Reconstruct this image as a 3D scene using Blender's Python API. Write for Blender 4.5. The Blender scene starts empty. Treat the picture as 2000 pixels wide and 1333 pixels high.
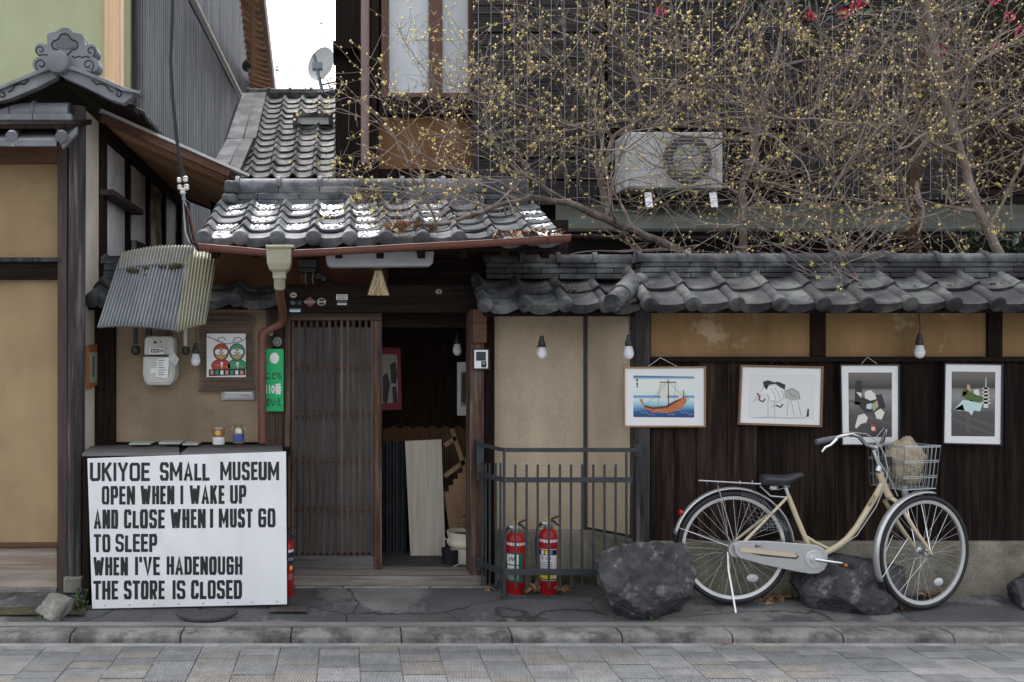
import bpy, bmesh, math, random
from mathutils import Vector, Matrix, Euler, noise
random.seed(7)
scene = bpy.context.scene
COL = scene.collection
# ---------------------------------------------------------------- camera, sky, sun, exposure
F, PX0, PY0, EYE = 1900.0, 678.0, 690.0, 1.585      # focal length and principal point in photo pixels, eye height in m
cam = bpy.data.cameras.new('Camera'); camo = bpy.data.objects.new('Camera', cam); COL.objects.link(camo)
camo.location = (0, 0, EYE); camo.rotation_euler = (math.radians(90), 0, 0)
cam.sensor_width = 36; cam.lens = 36*F/2000
cam.shift_x = (1000-PX0)/2000; cam.shift_y = (PY0-666.5)/2000
cam.clip_start = .05; cam.clip_end = 3000
scene.camera = camo
scene.render.resolution_x, scene.render.resolution_y = 1024, 682
SUN_EL, SUN_AZ = math.radians(60), math.radians(340)   # veiled sun high beyond the roofs
w = bpy.data.worlds.new('World'); scene.world = w; w.use_nodes = True
nt = w.node_tree; bg = nt.nodes['Background']
sky = nt.nodes.new('ShaderNodeTexSky'); sky.sky_type = 'NISHITA'; sky.sun_disc = False
sky.sun_elevation = SUN_EL; sky.sun_rotation = SUN_AZ
sky.air_density = 1.0; sky.dust_density = 6.0; sky.ozone_density = .6
hs = nt.nodes.new('ShaderNodeHueSaturation'); hs.inputs['Saturation'].default_value = .22
nt.links.new(sky.outputs[0], hs.inputs['Color']); nt.links.new(hs.outputs[0], bg.inputs['Color'])
bg.inputs['Strength'].default_value = .15
sl = bpy.data.lights.new('Sun', 'SUN'); sl.energy = .7; sl.angle = math.radians(25); sl.color = (1, .96, .9)
so = bpy.data.objects.new('Sun', sl); COL.objects.link(so)
sdir = Vector((math.sin(SUN_AZ)*math.cos(SUN_EL), math.cos(SUN_AZ)*math.cos(SUN_EL), math.sin(SUN_EL)))
so.rotation_euler = sdir.to_track_quat('Z', 'Y').to_euler(); so.location = sdir*30
vs = scene.view_settings; vs.view_transform = 'Standard'; vs.look = 'None'; vs.gamma = 1; vs.use_curve_mapping = False
vs.exposure = 1.8
# ---------------------------------------------------------------- helpers
R = math.radians
def P(px, py, d):            # photo pixel at depth d (metres from the camera plane) -> world point
    return Vector(((px-PX0)/F*d, d, EYE-(py-PY0)/F*d))
def PXx(px, d): return (px-PX0)/F*d
def PZ(py, d): return EYE-(py-PY0)/F*d

class MB:
    def __init__(s): s.v = []; s.f = []
    def add(s, vs_, fs_):
        o = len(s.v); s.v += [tuple(v) for v in vs_]; s.f += [tuple(i+o for i in f) for f in fs_]; return s
    def box(s, x0, x1, y0, y1, z0, z1):
        return s.add([(x0,y0,z0),(x1,y0,z0),(x1,y1,z0),(x0,y1,z0),(x0,y0,z1),(x1,y0,z1),(x1,y1,z1),(x0,y1,z1)],
                     [(0,3,2,1),(4,5,6,7),(0,1,5,4),(1,2,6,5),(2,3,7,6),(3,0,4,7)])
    def pbox(s, px0, px1, py0, py1, d0, d1):     # box whose front face covers a pixel rectangle at depth d0
        return s.box(PXx(px0,d0), PXx(px1,d0), d0, d1, PZ(py1,d0), PZ(py0,d0))
    def beam(s, a, b, w_, h_, up=(0,0,1)):
        a = Vector(a); b = Vector(b); t = (b-a).normalized(); u = Vector(up)
        sd = t.cross(u)
        if sd.length < 1e-4: sd = t.cross(Vector((0,1,0)))
        sd.normalize(); u = sd.cross(t).normalized()
        sd *= w_/2; u *= h_/2
        return s.add([a-sd-u, a+sd-u, a+sd+u, a-sd+u, b-sd-u, b+sd-u, b+sd+u, b-sd+u],
                     [(0,1,2,3),(7,6,5,4),(4,5,1,0),(5,6,2,1),(6,7,3,2),(7,4,0,3)])
    def tube(s, pts, rad, n=8, cap=True, closed=False):
        pts = [Vector(p) for p in pts]; k = len(pts)
        if not isinstance(rad, (list, tuple)): rad = [rad]*k
        o = len(s.v); prev = None
        for i, p in enumerate(pts):
            if closed: t = pts[(i+1) % k]-pts[i-1]
            else: t = pts[min(i+1,k-1)]-pts[max(i-1,0)]
            if t.length < 1e-9: t = Vector((0,0,1))
            t.normalize()
            if prev is None:
                a = t.orthogonal().normalized()
            else:
                a = prev-t*prev.dot(t)
                a = a.normalized() if a.length > 1e-6 else t.orthogonal().normalized()
            prev = a; b = t.cross(a)
            for j in range(n):
                an = 2*math.pi*j/n
                s.v.append(tuple(p+(a*math.cos(an)+b*math.sin(an))*rad[i]))
        for i in range(k if closed else k-1):
            for j in range(n):
                i2 = (i+1) % k
                s.f.append((o+i*n+j, o+i*n+(j+1)%n, o+i2*n+(j+1)%n, o+i2*n+j))
        if cap and not closed:
            s.f.append(tuple(o+j for j in reversed(range(n)))); s.f.append(tuple(o+(k-1)*n+j for j in range(n)))
        return s
    def lathe(s, prof, org=(0,0,0), axis='z', n=20):
        org = Vector(org); o = len(s.v)
        for (r, z) in prof:
            for j in range(n):
                an = 2*math.pi*j/n; c, q = r*math.cos(an), r*math.sin(an)
                v = {'z': Vector((c,q,z)), 'y': Vector((c,z,q)), 'x': Vector((z,c,q))}[axis]
                s.v.append(tuple(org+v))
        for i in range(len(prof)-1):
            for j in range(n):
                s.f.append((o+i*n+j, o+i*n+(j+1)%n, o+(i+1)*n+(j+1)%n, o+(i+1)*n+j))
        s.f.append(tuple(o+j for j in range(n))); s.f.append(tuple(o+(len(prof)-1)*n+j for j in range(n)))
        return s
    def prism(s, poly, y0, y1):                  # outline [(x,z)] extruded along y
        n = len(poly); o = len(s.v)
        s.v += [(x,y0,z) for x,z in poly]+[(x,y1,z) for x,z in poly]
        s.f.append(tuple(o+i for i in range(n))); s.f.append(tuple(o+n+i for i in reversed(range(n))))
        for i in range(n):
            j = (i+1) % n; s.f.append((o+i, o+n+i, o+n+j, o+j))
        return s
    def pprism(s, pix, d0, d1):                  # outline in photo pixels at depth d0
        return s.prism([(PXx(x,d0), PZ(y,d0)) for x,y in pix], d0, d1)
    def mesh(s, name, mat=None, smooth=False):
        me = bpy.data.meshes.new(name); me.from_pydata(s.v, [], s.f)
        bm = bmesh.new(); bm.from_mesh(me); bmesh.ops.recalc_face_normals(bm, faces=bm.faces); bm.to_mesh(me); bm.free()
        if smooth:
            me.polygons.foreach_set('use_smooth', [True]*len(me.polygons))
            try: me.set_sharp_from_angle(angle=R(42))
            except Exception: pass
        if mat: me.materials.append(mat)
        me.update(); return me
    def build(s, name, mat=None, parent=None, smooth=False, bevel=0, seg=2):
        return link(name, s.mesh(name, mat, smooth), parent, bevel=bevel, seg=seg)
def link(name, me, parent=None, loc=None, rot=None, bevel=0, seg=2):
    o = bpy.data.objects.new(name, me); COL.objects.link(o)
    if parent is not None:
        o.parent = parent
        o.matrix_parent_inverse = Matrix.Translation(-parent.location)   # parents are unrotated empties
    if loc is not None: o.location = loc
    if rot is not None: o.rotation_euler = rot
    if bevel:
        m = o.modifiers.new('Bevel', 'BEVEL'); m.width = bevel; m.segments = seg; m.limit_method = 'ANGLE'; m.angle_limit = R(35)
        m.harden_normals = False
    return o
def thing(name, label, cat, loc=(0,0,0), group=None):
    o = bpy.data.objects.new(name, None); COL.objects.link(o); o.location = loc; o.empty_display_size = .1
    tag(o, label, cat, group); return o
def tag(o, label, cat, group=None):
    o['label'] = label; o['category'] = cat
    if group: o['group'] = group
    return o
def struct(o): o['kind'] = 'structure'; return o
def stuff(o): o['kind'] = 'stuff'; return o

# ---------------------------------------------------------------- materials
MATS = {}
def mat(name, col, rough=.75, var=.3, scale=6, stretch=(1,1,1), bump=.15, bscale=None, metal=0, col2=None, mix2=.5, s2=1.2,
        fine=0, spec=.4, piece=0, thr=(.45,.6), streak=0):
    if name in MATS: return MATS[name]
    m = bpy.data.materials.new(name); m.use_nodes = True; t = m.node_tree; N = t.nodes; L = t.links
    b = N['Principled BSDF']; b.inputs['Roughness'].default_value = rough; b.inputs['Metallic'].default_value = metal
    b.inputs['Specular IOR Level'].default_value = spec
    g = N.new('ShaderNodeNewGeometry'); mp = N.new('ShaderNodeMapping'); mp.inputs['Scale'].default_value = stretch
    L.new(g.outputs['Position'], mp.inputs['Vector'])
    def nz(sc, det=6, ro=.6):
        n = N.new('ShaderNodeTexNoise'); n.inputs['Scale'].default_value = sc; n.inputs['Detail'].default_value = det
        n.inputs['Roughness'].default_value = ro; L.new(mp.outputs[0], n.inputs['Vector']); return n
    n1 = nz(scale)
    mr = N.new('ShaderNodeMapRange'); mr.inputs[1].default_value = .25; mr.inputs[2].default_value = .75
    mr.inputs[3].default_value = 1-var; mr.inputs[4].default_value = 1+var; L.new(n1.outputs[0], mr.inputs[0])
    cur = None
    c = N.new('ShaderNodeRGB'); c.outputs[0].default_value = (*col, 1); cur = c.outputs[0]
    if col2:
        n2 = nz(s2, 5, .65); r2 = N.new('ShaderNodeMapRange'); r2.inputs[1].default_value = thr[0]; r2.inputs[2].default_value = thr[1]
        r2.inputs[3].default_value = 0; r2.inputs[4].default_value = mix2; L.new(n2.outputs[0], r2.inputs[0])
        mx = N.new('ShaderNodeMix'); mx.data_type = 'RGBA'; L.new(r2.outputs[0], mx.inputs[0]); L.new(cur, mx.inputs[6])
        mx.inputs[7].default_value = (*col2, 1); cur = mx.outputs[2]
    fac = mr.outputs[0]
    if fine:
        n3 = N.new('ShaderNodeTexNoise'); n3.inputs['Scale'].default_value = 260; n3.inputs['Detail'].default_value = 2
        L.new(g.outputs['Position'], n3.inputs['Vector'])
        r3 = N.new('ShaderNodeMapRange'); r3.inputs[1].default_value = .3; r3.inputs[2].default_value = .7
        r3.inputs[3].default_value = 1-fine; r3.inputs[4].default_value = 1+fine; L.new(n3.outputs[0], r3.inputs[0])
        mu = N.new('ShaderNodeMath'); mu.operation = 'MULTIPLY'; L.new(fac, mu.inputs[0]); L.new(r3.outputs[0], mu.inputs[1]); fac = mu.outputs[0]
    if streak:                                  # rain streaks running down the surface
        m2 = N.new('ShaderNodeMapping'); m2.inputs['Scale'].default_value = (2.6,2.6,.45); L.new(g.outputs['Position'], m2.inputs['Vector'])
        n5 = N.new('ShaderNodeTexNoise'); n5.inputs['Scale'].default_value = 2.2; n5.inputs['Detail'].default_value = 5; L.new(m2.outputs[0], n5.inputs['Vector'])
        r5 = N.new('ShaderNodeMapRange'); r5.inputs[1].default_value = .45; r5.inputs[2].default_value = .72; r5.inputs[3].default_value = 1; r5.inputs[4].default_value = 1-streak
        L.new(n5.outputs[0], r5.inputs[0]); mu = N.new('ShaderNodeMath'); mu.operation = 'MULTIPLY'; L.new(fac, mu.inputs[0]); L.new(r5.outputs[0], mu.inputs[1]); fac = mu.outputs[0]
    if piece:
        oi = N.new('ShaderNodeObjectInfo'); r4 = N.new('ShaderNodeMapRange'); r4.inputs[3].default_value = 1-piece; r4.inputs[4].default_value = 1+piece
        L.new(oi.outputs['Random'], r4.inputs[0]); mu = N.new('ShaderNodeMath'); mu.operation = 'MULTIPLY'
        L.new(fac, mu.inputs[0]); L.new(r4.outputs[0], mu.inputs[1]); fac = mu.outputs[0]
    vm = N.new('ShaderNodeVectorMath'); vm.operation = 'SCALE'; L.new(cur, vm.inputs[0]); L.new(fac, vm.inputs['Scale'])
    L.new(vm.outputs[0], b.inputs['Base Color'])
    if bump:
        nb = nz(bscale or scale*4, 8, .7); bp = N.new('ShaderNodeBump'); bp.inputs['Strength'].default_value = bump; bp.inputs['Distance'].default_value = .01
        L.new(nb.outputs[0], bp.inputs['Height']); L.new(bp.outputs[0], b.inputs['Normal'])
    MATS[name] = m; return m
def plain(name, col, rough=.5, metal=0, spec=.5, emit=None):
    if name in MATS: return MATS[name]
    m = bpy.data.materials.new(name); m.use_nodes = True; b = m.node_tree.nodes['Principled BSDF']
    b.inputs['Base Color'].default_value = (*col, 1); b.inputs['Roughness'].default_value = rough; b.inputs['Metallic'].default_value = metal
    b.inputs['Specular IOR Level'].default_value = spec
    MATS[name] = m; return m
GR = (9,9,.55)       # grain running vertically
GX = (.55,9,9)       # grain running left-right
GY = (9,.55,9)
M_tan   = mat('ochre_plaster', (.36,.26,.145), .9, .12, 3, bump=.3, bscale=120, fine=.2, col2=(.26,.18,.10), mix2=.45, streak=.1)
M_meter = mat('sand_plaster', (.35,.265,.175), .9, .16, 3, bump=.35, bscale=140, fine=.3, col2=(.2,.15,.1), mix2=.6, streak=.16)
M_cream = mat('cream_plaster', (.62,.56,.46), .9, .1, 3, bump=.15, bscale=80, col2=(.4,.36,.3), mix2=.4)
M_beige = mat('beige_plaster', (.46,.37,.265), .85, .14, 2, bump=.3, bscale=140, fine=.25, col2=(.50,.42,.31), mix2=.55, streak=.18)
M_band  = mat('brown_plaster', (.27,.165,.075), .9, .25, 3, bump=.3, bscale=80, fine=.15, col2=(.46,.37,.24), mix2=.75, s2=2.6, thr=(.56,.62), streak=.3)
M_dark  = mat('dark_stained_wood', (.015,.0095,.0075), .8, .8, 5, GR, .6, 14, piece=.3, spec=.12)
M_plank = mat('charred_plank', (.029,.0185,.0145), .8, .9, 5, GR, .7, 14, piece=.5, col2=(.008,.005,.004), mix2=.8, s2=2.2, spec=.12)
M_darkx = mat('dark_beam_wood', (.017,.011,.0085), .8, .7, 5, GX, .5, 14, piece=.2, spec=.12)
M_grey  = mat('weathered_post_wood', (.05,.046,.048), .85, .8, 4, GR, .9, 12, col2=(.2,.185,.17), mix2=.8, s2=1.7, thr=(.55,.72), spec=.2)
M_door  = mat('old_door_wood', (.105,.068,.05), .8, .6, 5, GR, .6, 14, piece=.3, col2=(.035,.024,.02), mix2=.8, spec=.2)
M_doorx = mat('old_door_rail_wood', (.085,.055,.04), .75, .5, 5, GX, .5, 14, piece=.2)
M_post  = mat('brown_post_wood', (.075,.042,.029), .8, .8, 5, GR, .8, 12, col2=(.17,.135,.11), mix2=.7, s2=2, spec=.2)
M_red   = mat('red_brown_wood', (.10,.045,.025), .65, .4, 5, GX, .4, 14)
M_sill  = mat('silvered_sill_wood', (.24,.21,.185), .85, .5, 5, GX, .8, 12, col2=(.1,.09,.08), mix2=.6)
M_board = mat('pale_grain_board', (.36,.30,.25), .8, .3, 3, GX, .3, 10, col2=(.24,.17,.13), mix2=.8, s2=2.5)
M_soff  = mat('brown_soffit_wood', (.42,.23,.12), .7, .45, 5, (.6,9,9), .4, 14, piece=.35)
M_new   = mat('fresh_cedar', (.72,.50,.30), .6, .15, 4, GR, .1, 12, col2=(.6,.37,.2), mix2=.5, s2=3)
M_tile  = mat('slate_kawara', (.068,.073,.083), .68, .45, 5, bump=.2, bscale=60, piece=.3, col2=(.15,.155,.16), mix2=.65, s2=5, spec=.22)
M_tiled = mat('old_dark_kawara', (.036,.038,.043), .68, .5, 6, bump=.3, bscale=50, piece=.3, col2=(.10,.105,.10), mix2=.7, s2=6, spec=.22)
M_tilel = mat('pale_kawara', (.15,.16,.18), .45, .25, 5, bump=.15, bscale=60, piece=.15, col2=(.24,.25,.27), mix2=.6, s2=4)
M_snow  = mat('snow', (.85,.87,.9), .6, .06, 12, bump=.3, bscale=60)
M_conc  = mat('kerb_concrete', (.19,.19,.183), .9, .35, 9, bump=.6, bscale=90, fine=.3, col2=(.05,.05,.048), mix2=.85, s2=5)
M_stone = mat('foundation_concrete', (.24,.22,.175), .95, .35, 7, bump=.8, bscale=70, fine=.4, col2=(.11,.11,.07), mix2=.7, s2=2.5)
M_rock  = mat('dark_rock', (.045,.046,.05), .6, .8, 9, bump=1.0, bscale=45, col2=(.17,.165,.16), mix2=.85, s2=11, thr=(.56,.64), spec=.4, fine=.4)
M_rockl = mat('pale_stone', (.26,.25,.23), .9, .4, 8, bump=.8, bscale=40, col2=(.1,.1,.08), mix2=.6, s2=5)
M_iron  = mat('painted_iron', (.030,.035,.040), .5, .35, 20, bump=.2, bscale=80, col2=(.07,.045,.03), mix2=.5, s2=9, thr=(.58,.7))
M_white = mat('white_enamel', (.78,.80,.82), .4, .05, 3, bump=.04, col2=(.55,.54,.48), mix2=.45, s2=3.5, thr=(.54,.78), streak=.08)
M_ink   = plain('black_paint', (.012,.013,.018), .5)
M_pipe  = mat('brown_pvc', (.155,.062,.045), .4, .15, 5, bump=.05)
M_beigep = mat('beige_pvc', (.36,.34,.25), .45, .12, 6, bump=.05, col2=(.2,.18,.12), mix2=.5, s2=6)
M_asph  = mat('worn_asphalt', (.10,.10,.102), .95, .3, 3, bump=.8, bscale=220, fine=.45, col2=(.19,.188,.18), mix2=.75, s2=1.6, thr=(.5,.56))
def add_cracks(m, sc, wid, dark):
    t = m.node_tree; N = t.nodes; L = t.links; b = N['Principled BSDF']; g = [n for n in N if n.type == 'NEW_GEOMETRY'][0]
    nz = N.new('ShaderNodeTexNoise'); nz.inputs['Scale'].default_value = 2.5; nz.inputs['Detail'].default_value = 5; L.new(g.outputs['Position'], nz.inputs['Vector'])
    mx = N.new('ShaderNodeMix'); mx.data_type = 'VECTOR'; mx.inputs[0].default_value = .22; L.new(g.outputs['Position'], mx.inputs[4]); L.new(nz.outputs['Color'], mx.inputs[5])
    vo = N.new('ShaderNodeTexVoronoi'); vo.feature = 'DISTANCE_TO_EDGE'; vo.inputs['Scale'].default_value = sc; L.new(mx.outputs[1], vo.inputs['Vector'])
    mr = N.new('ShaderNodeMapRange'); mr.inputs[1].default_value = wid*.4; mr.inputs[2].default_value = wid; mr.inputs[3].default_value = dark; mr.inputs[4].default_value = 1; L.new(vo.outputs[0], mr.inputs[0])
    src = b.inputs['Base Color'].links[0].from_socket; vm = N.new('ShaderNodeVectorMath'); vm.operation = 'SCALE'; L.new(src, vm.inputs[0]); L.new(mr.outputs[0], vm.inputs['Scale']); L.new(vm.outputs[0], b.inputs['Base Color'])
M_pave = mat('patched_asphalt', (.085,.085,.088), .95, .35, 3, bump=.9, bscale=220, fine=.5, col2=(.20,.198,.19), mix2=.8, s2=1.3, thr=(.53,.57)); add_cracks(M_pave, 1.5, .010, .4)
M_chrome = plain('chrome', (.75,.76,.78), .18, 1)
M_alu   = plain('satin_aluminium', (.62,.63,.65), .35, .9)
M_rub   = plain('black_rubber', (.012,.012,.014), .65)
M_blackp = plain('black_plastic', (.018,.019,.021), .45)
M_paper = mat('white_paper', (.72,.73,.73), .8, .04, 5, bump=.03)
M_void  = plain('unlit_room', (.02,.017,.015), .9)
# ================================================================= GROUND
def paver_mat():
    m = mat('ribbed_paver', (.22,.225,.235), .9, .25, 10, bump=0, fine=.35)
    t = m.node_tree; N = t.nodes; L = t.links; b = N['Principled BSDF']
    oi = N.new('ShaderNodeObjectInfo'); cr = N.new('ShaderNodeValToRGB'); cr.color_ramp.interpolation = 'CONSTANT'
    e = cr.color_ramp.elements; cols = [(.155,.161,.17),(.19,.193,.193),(.178,.169,.155),(.135,.14,.147),(.208,.21,.213),(.178,.17,.16),(.158,.163,.168)]
    e[0].color = (*cols[0],1); e[1].position = .16; e[1].color = (*cols[1],1)
    for i, p_ in enumerate((.36,.5,.66,.78,.9)): x = e.new(p_); x.color = (*cols[i+2],1)
    L.new(oi.outputs['Random'], cr.inputs[0])
    vm = [n for n in N if n.type == 'VECT_MATH'][0]; L.new(cr.outputs[0], vm.inputs[0])
    g = [n for n in N if n.type == 'NEW_GEOMETRY'][0]
    wv = N.new('ShaderNodeTexWave'); wv.inputs['Scale'].default_value = 22; wv.inputs['Distortion'].default_value = .4
    mp = N.new('ShaderNodeMapping'); mp.inputs['Rotation'].default_value = (0,0,R(8)); L.new(g.outputs['Position'], mp.inputs[0]); L.new(mp.outputs[0], wv.inputs[0])
    bp = N.new('ShaderNodeBump'); bp.inputs['Strength'].default_value = .9; bp.inputs['Distance'].default_value = .006
    L.new(wv.outputs['Fac'], bp.inputs['Height']); L.new(bp.outputs[0], b.inputs['Normal'])
    return m
M_paver = paver_mat()
ground = struct(MB().add([(-400,-300,-.12),(400,-300,-.12),(400,900,-.12),(-400,900,-.12)], [(0,1,2,3)]).build('ground', M_asph))
road = struct(MB().box(-60, 60, -4, 5.262, -.1, -.012).build('road', M_asph))
pw, pd = .211, .1045
pm = MB().box(.002, pw-.002, .002, pd-.002, -.05, 0).mesh('paver', M_paver)
for c in range(-11, 19):
    for r in range(0, 9):
        y1 = 5.262-r*pd+(pd/2 if c % 2 else 0)
        if c % 2 and r == 0:
            pass
        o = link('paver', pm, road, (.064+c*pw, y1-pd-(0 if c % 2 == 0 else pd*.5) if False else 5.262-(r+1)*pd-(pd/2 if c % 2 else 0), random.uniform(-.002,.002)))
        o.rotation_euler.z = random.uniform(-.004,.004)
hm = MB().box(.0015, pw-.0015, .0015, pd/2-.0015, -.05, 0).mesh('half_paver', M_paver)
for c in range(-11, 19):
    if c % 2: link('paver', hm, road, (.064+c*pw, 5.262-pd/2, 0))
gut = struct(MB().box(-60, 60, 5.262, 5.322, -.1, -.002).build('gutter_strip', mat('gutter_concrete', (.25,.25,.245), .9, .25, 8, bump=.4, bscale=80, fine=.25, col2=(.14,.14,.135), mix2=.6, s2=3)))
kerb = struct(MB().box(-60, 60, 5.36, 5.46, -.1, .03).build('kerb', M_conc))
kl = 216/357*1.0
kp = [(5.322,-.05),(5.322,.02),(5.325,.028),(5.338,.039),(5.355,.0445),(5.468,.0455),(5.468,-.05)]
km = MB(); n = len(kp)
km.v = [(0.004,y,z) for y,z in kp]+[(kl-.004,y,z) for y,z in kp]
km.f = [tuple(range(n)), tuple(range(2*n-1,n-1,-1))]+[(i,i+n,(i+1)%n+n,(i+1)%n) for i in range(n)]
kmesh = km.mesh('kerb_block', M_conc, True)
x0 = PXx(352, 5.32)
for k in range(-2, 10):
    o = link('kerb_block', kmesh, kerb, (x0+k*kl, random.uniform(-.003,.003), random.uniform(-.003,.003)), bevel=.004)
# pavement: a bumpy sheet that climbs gently from the kerb to the walls
pv = MB(); xs = [-6+i*.08 for i in range(150)]; ys = [5.466, 5.55, 5.63, 5.72, 5.8, 5.88, 5.98, 6.1, 6.3, 6.6]
zs = [.042,.05,.06,.071,.082,.09,.097,.1,.1,.1]
for i, x in enumerate(xs):
    for y, z in zip(ys, zs):
        pv.v.append((x, y, z+.008*noise.noise(Vector((x*1.3, y*2, 3)))*(0 if y < 5.5 else 1)))
ny = len(ys)
pv.f = [(i*ny+j, (i+1)*ny+j, (i+1)*ny+j+1, i*ny+j+1) for i in range(len(xs)-1) for j in range(ny-1)]
pave = struct(pv.build('pavement', M_pave, smooth=True))
def crack(pts, z0=.0):
    return [Vector((PXx(x, d), d, z0)) for x, d in pts]
strip = struct(MB().box(-6, 6, 5.47, 5.545, .0, .0525).build('kerb_backing', mat('backing_concrete', (.2,.197,.19), .95, .3, 6, bump=.7, bscale=120, fine=.4, col2=(.11,.11,.105), mix2=.7, s2=3)))
soil = struct(MB().add([tuple(P(-60,1166,6.06)), tuple(P(172,1166,6.06)), tuple(P(165,1222,5.62)), tuple(P(-60,1222,5.62))], [(0,1,2,3)]).build('soil', mat('mossy_soil', (.055,.045,.03), .95, .6, 12, bump=1, bscale=60, col2=(.075,.085,.025), mix2=.8, s2=6)))
for v in soil.data.vertices: v.co.z = max(v.co.z, .085) if v.co.y > 5.9 else .074

# ================================================================= ROOF TILE MACHINERY
def prof(u, h): return h*math.exp(-((u-.15)/.13)**2)+.35*h*max(0,(u-.62)/.38)**2
def tile_mesh(name, m, w_, L_, h, th=.016, eave=False, n=12):
    b = MB(); us = [i/n for i in range(n+1)]
    for y, lift in ((0, th), (L_, 0)):
        for u in us: b.v.append((u*w_, y, prof(u,h)+lift))
        for u in us: b.v.append((u*w_, y, prof(u,h)+lift-th))
    k = n+1
    for i in range(n):
        b.f += [(i,i+1,2*k+i+1,2*k+i), (k+i,3*k+i,3*k+i+1,k+i+1), (i,k+i,k+i+1,i+1), (2*k+i,2*k+i+1,3*k+i+1,3*k+i)]
    b.f += [(0,2*k,3*k,k), (n,k+n,3*k+n,2*k+n)]
    if eave:                                   # hanging crescent lip and round end disc
        o = len(b.v)
        for y in (-.012, .012):
            for u in us: b.v.append((u*w_, y, prof(u,h)+th+.001))
            for u in us: b.v.append((u*w_, y, min(prof(u,h), .012)-.022-.020*math.sin(math.pi*min(1,max(0,(u-.1)/.9)))))
        for i in range(n):
            b.f += [(o+i,o+k+i,o+k+i+1,o+i+1), (o+2*k+i,o+2*k+i+1,o+3*k+i+1,o+3*k+i),
                    (o+i,o+i+1,o+2*k+i+1,o+2*k+i), (o+k+i,o+3*k+i,o+3*k+i+1,o+k+i+1)]
        b.f += [(o,o+2*k,o+3*k,o+k), (o+n,o+k+n,o+3*k+n,o+2*k+n)]
        b.lathe([(.040,-.034),(.0455,-.030),(.047,-.024),(.047,.02)], (.15*w_, 0, h*.42), 'y', 16)
    return b.mesh(name, m, True)
def tile_field(parent, m, x0, y0, z0, slope, w_, L_, pitch, h, cols, rows, eave=True, skip=None):
    te = tile_mesh('eave_tile', m, w_, L_, h, eave=True) if eave else None
    tm = tile_mesh('roof_tile', m, w_, L_, h)
    for r in range(rows):
        for c in range(cols):
            if skip and skip(c, r): continue
            s = r*pitch
            link('eave_tile' if (eave and r == 0) else 'roof_tile', te if (eave and r == 0) else tm, parent,
                 (x0+c*w_+random.uniform(-.002,.002), y0+s*math.cos(slope), z0+s*math.sin(slope)+random.uniform(-.002,.002)),
                 (slope-.02+random.uniform(-.022,.022), random.uniform(-.022,.022), random.uniform(-.022,.022)))
def ridge(parent, m, a, b, layers, lh, depth, cap_r, piece=.30, ring=True, mcap=None):
    """stacked flat ridge tiles from a to b (points at the base, front face) with half-round caps on top"""
    a = Vector(a); b = Vector(b); ln = (b-a).length; t = (b-a)/ln
    up = Vector((0,0,1)); back = up.cross(t)
    if back.y < 0: back = -back
    for k in range(layers):
        n_ = max(1, round(ln/piece)); off = (.5 if k % 2 else 0)*ln/n_
        cuts = [0]+[off+i*ln/n_ for i in range(n_+1) if 0.03 < off+i*ln/n_ < ln-.03]+[ln]
        for i in range(len(cuts)-1):
            q = MB(); p0 = a+t*(cuts[i]+.0015); p1 = a+t*(cuts[i+1]-.0015)
            z0 = k*lh+.002; inset = k*.007+random.uniform(0,.005)
            vsx = []
            for p in (p0, p1):
                for (dy, dz) in ((inset,z0),(depth-inset,z0),(depth-inset,z0+lh-.004),(inset+.004,z0+lh-.004)):
                    vsx.append(p+back*dy+up*dz)
            q.add(vsx, [(0,1,2,3),(7,6,5,4),(0,4,5,1),(1,5,6,2),(2,6,7,3),(3,7,4,0)])
            q.build('ridge_tile', m, parent, bevel=.004, seg=1)
    n_ = max(1, round(ln/piece)); zc = layers*lh
    for i in range(n_):
        c0 = a+t*(ln*i/n_)+back*(depth/2)+up*zc; c1 = a+t*(ln*(i+1)/n_)+back*(depth/2)+up*zc
        q = MB(); k = 10
        for p in (c0, c1-t*.002):
            for j in range(k+1):
                an = math.pi*j/k; q.v.append(tuple(p+back*(-math.cos(an)*cap_r)+up*(math.sin(an)*cap_r*.95)))
        q.f = [(j, j+1, k+2+j, k+1+j) for j in range(k)]+[tuple(range(k+1)), tuple(range(2*k+1,k,-1)), (0,k+1,2*k+1,k)]
        o = q.build('ridge_cap', mcap or m, parent, smooth=True)
        if ring:
            q = MB(); e = t*.035
            for p, rr in ((c0-e*.5, cap_r), (c0-e*.4, cap_r*1.2), (c0+e*.4, cap_r*1.2), (c0+e*.5, cap_r)):
                for j in range(k+1):
                    an = math.pi*j/k; q.v.append(tuple(p+back*(-math.cos(an)*rr)+up*(math.sin(an)*rr)))
            for s_ in range(3): q.f += [(s_*(k+1)+j, s_*(k+1)+j+1, (s_+1)*(k+1)+j+1, (s_+1)*(k+1)+j) for j in range(k)]
            q.f += [tuple(range(k+1)), tuple(range(4*k+3, 3*k+2, -1))]
            q.build('ridge_collar', mcap or m, parent, smooth=True)

# ================================================================= MUSEUM HOUSE
house = thing('museum_house', 'old wooden museum house with tiled canopy over its lattice door', 'house', (0, 6.3, .1))
D0 = 6.35
MB().pbox(222, 521, 585, 900, 6.42, 6.5).build('meter_wall', M_meter, house)
MB().pbox(183, 223, 560, 1100, 6.36, 6.49).build('corner_post', M_dark, house, bevel=.004)
MB().pbox(222, 520, 864, 1160, 6.41, 6.5).build('lower_wall', M_dark, house)
# strip of boards between pipe and door
for (a, b_) in ((519,537),(538,556)):
    MB().pbox(a, b_, 600, 1140, 6.38, 6.44).build('board', M_door, house, bevel=.003)
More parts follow.
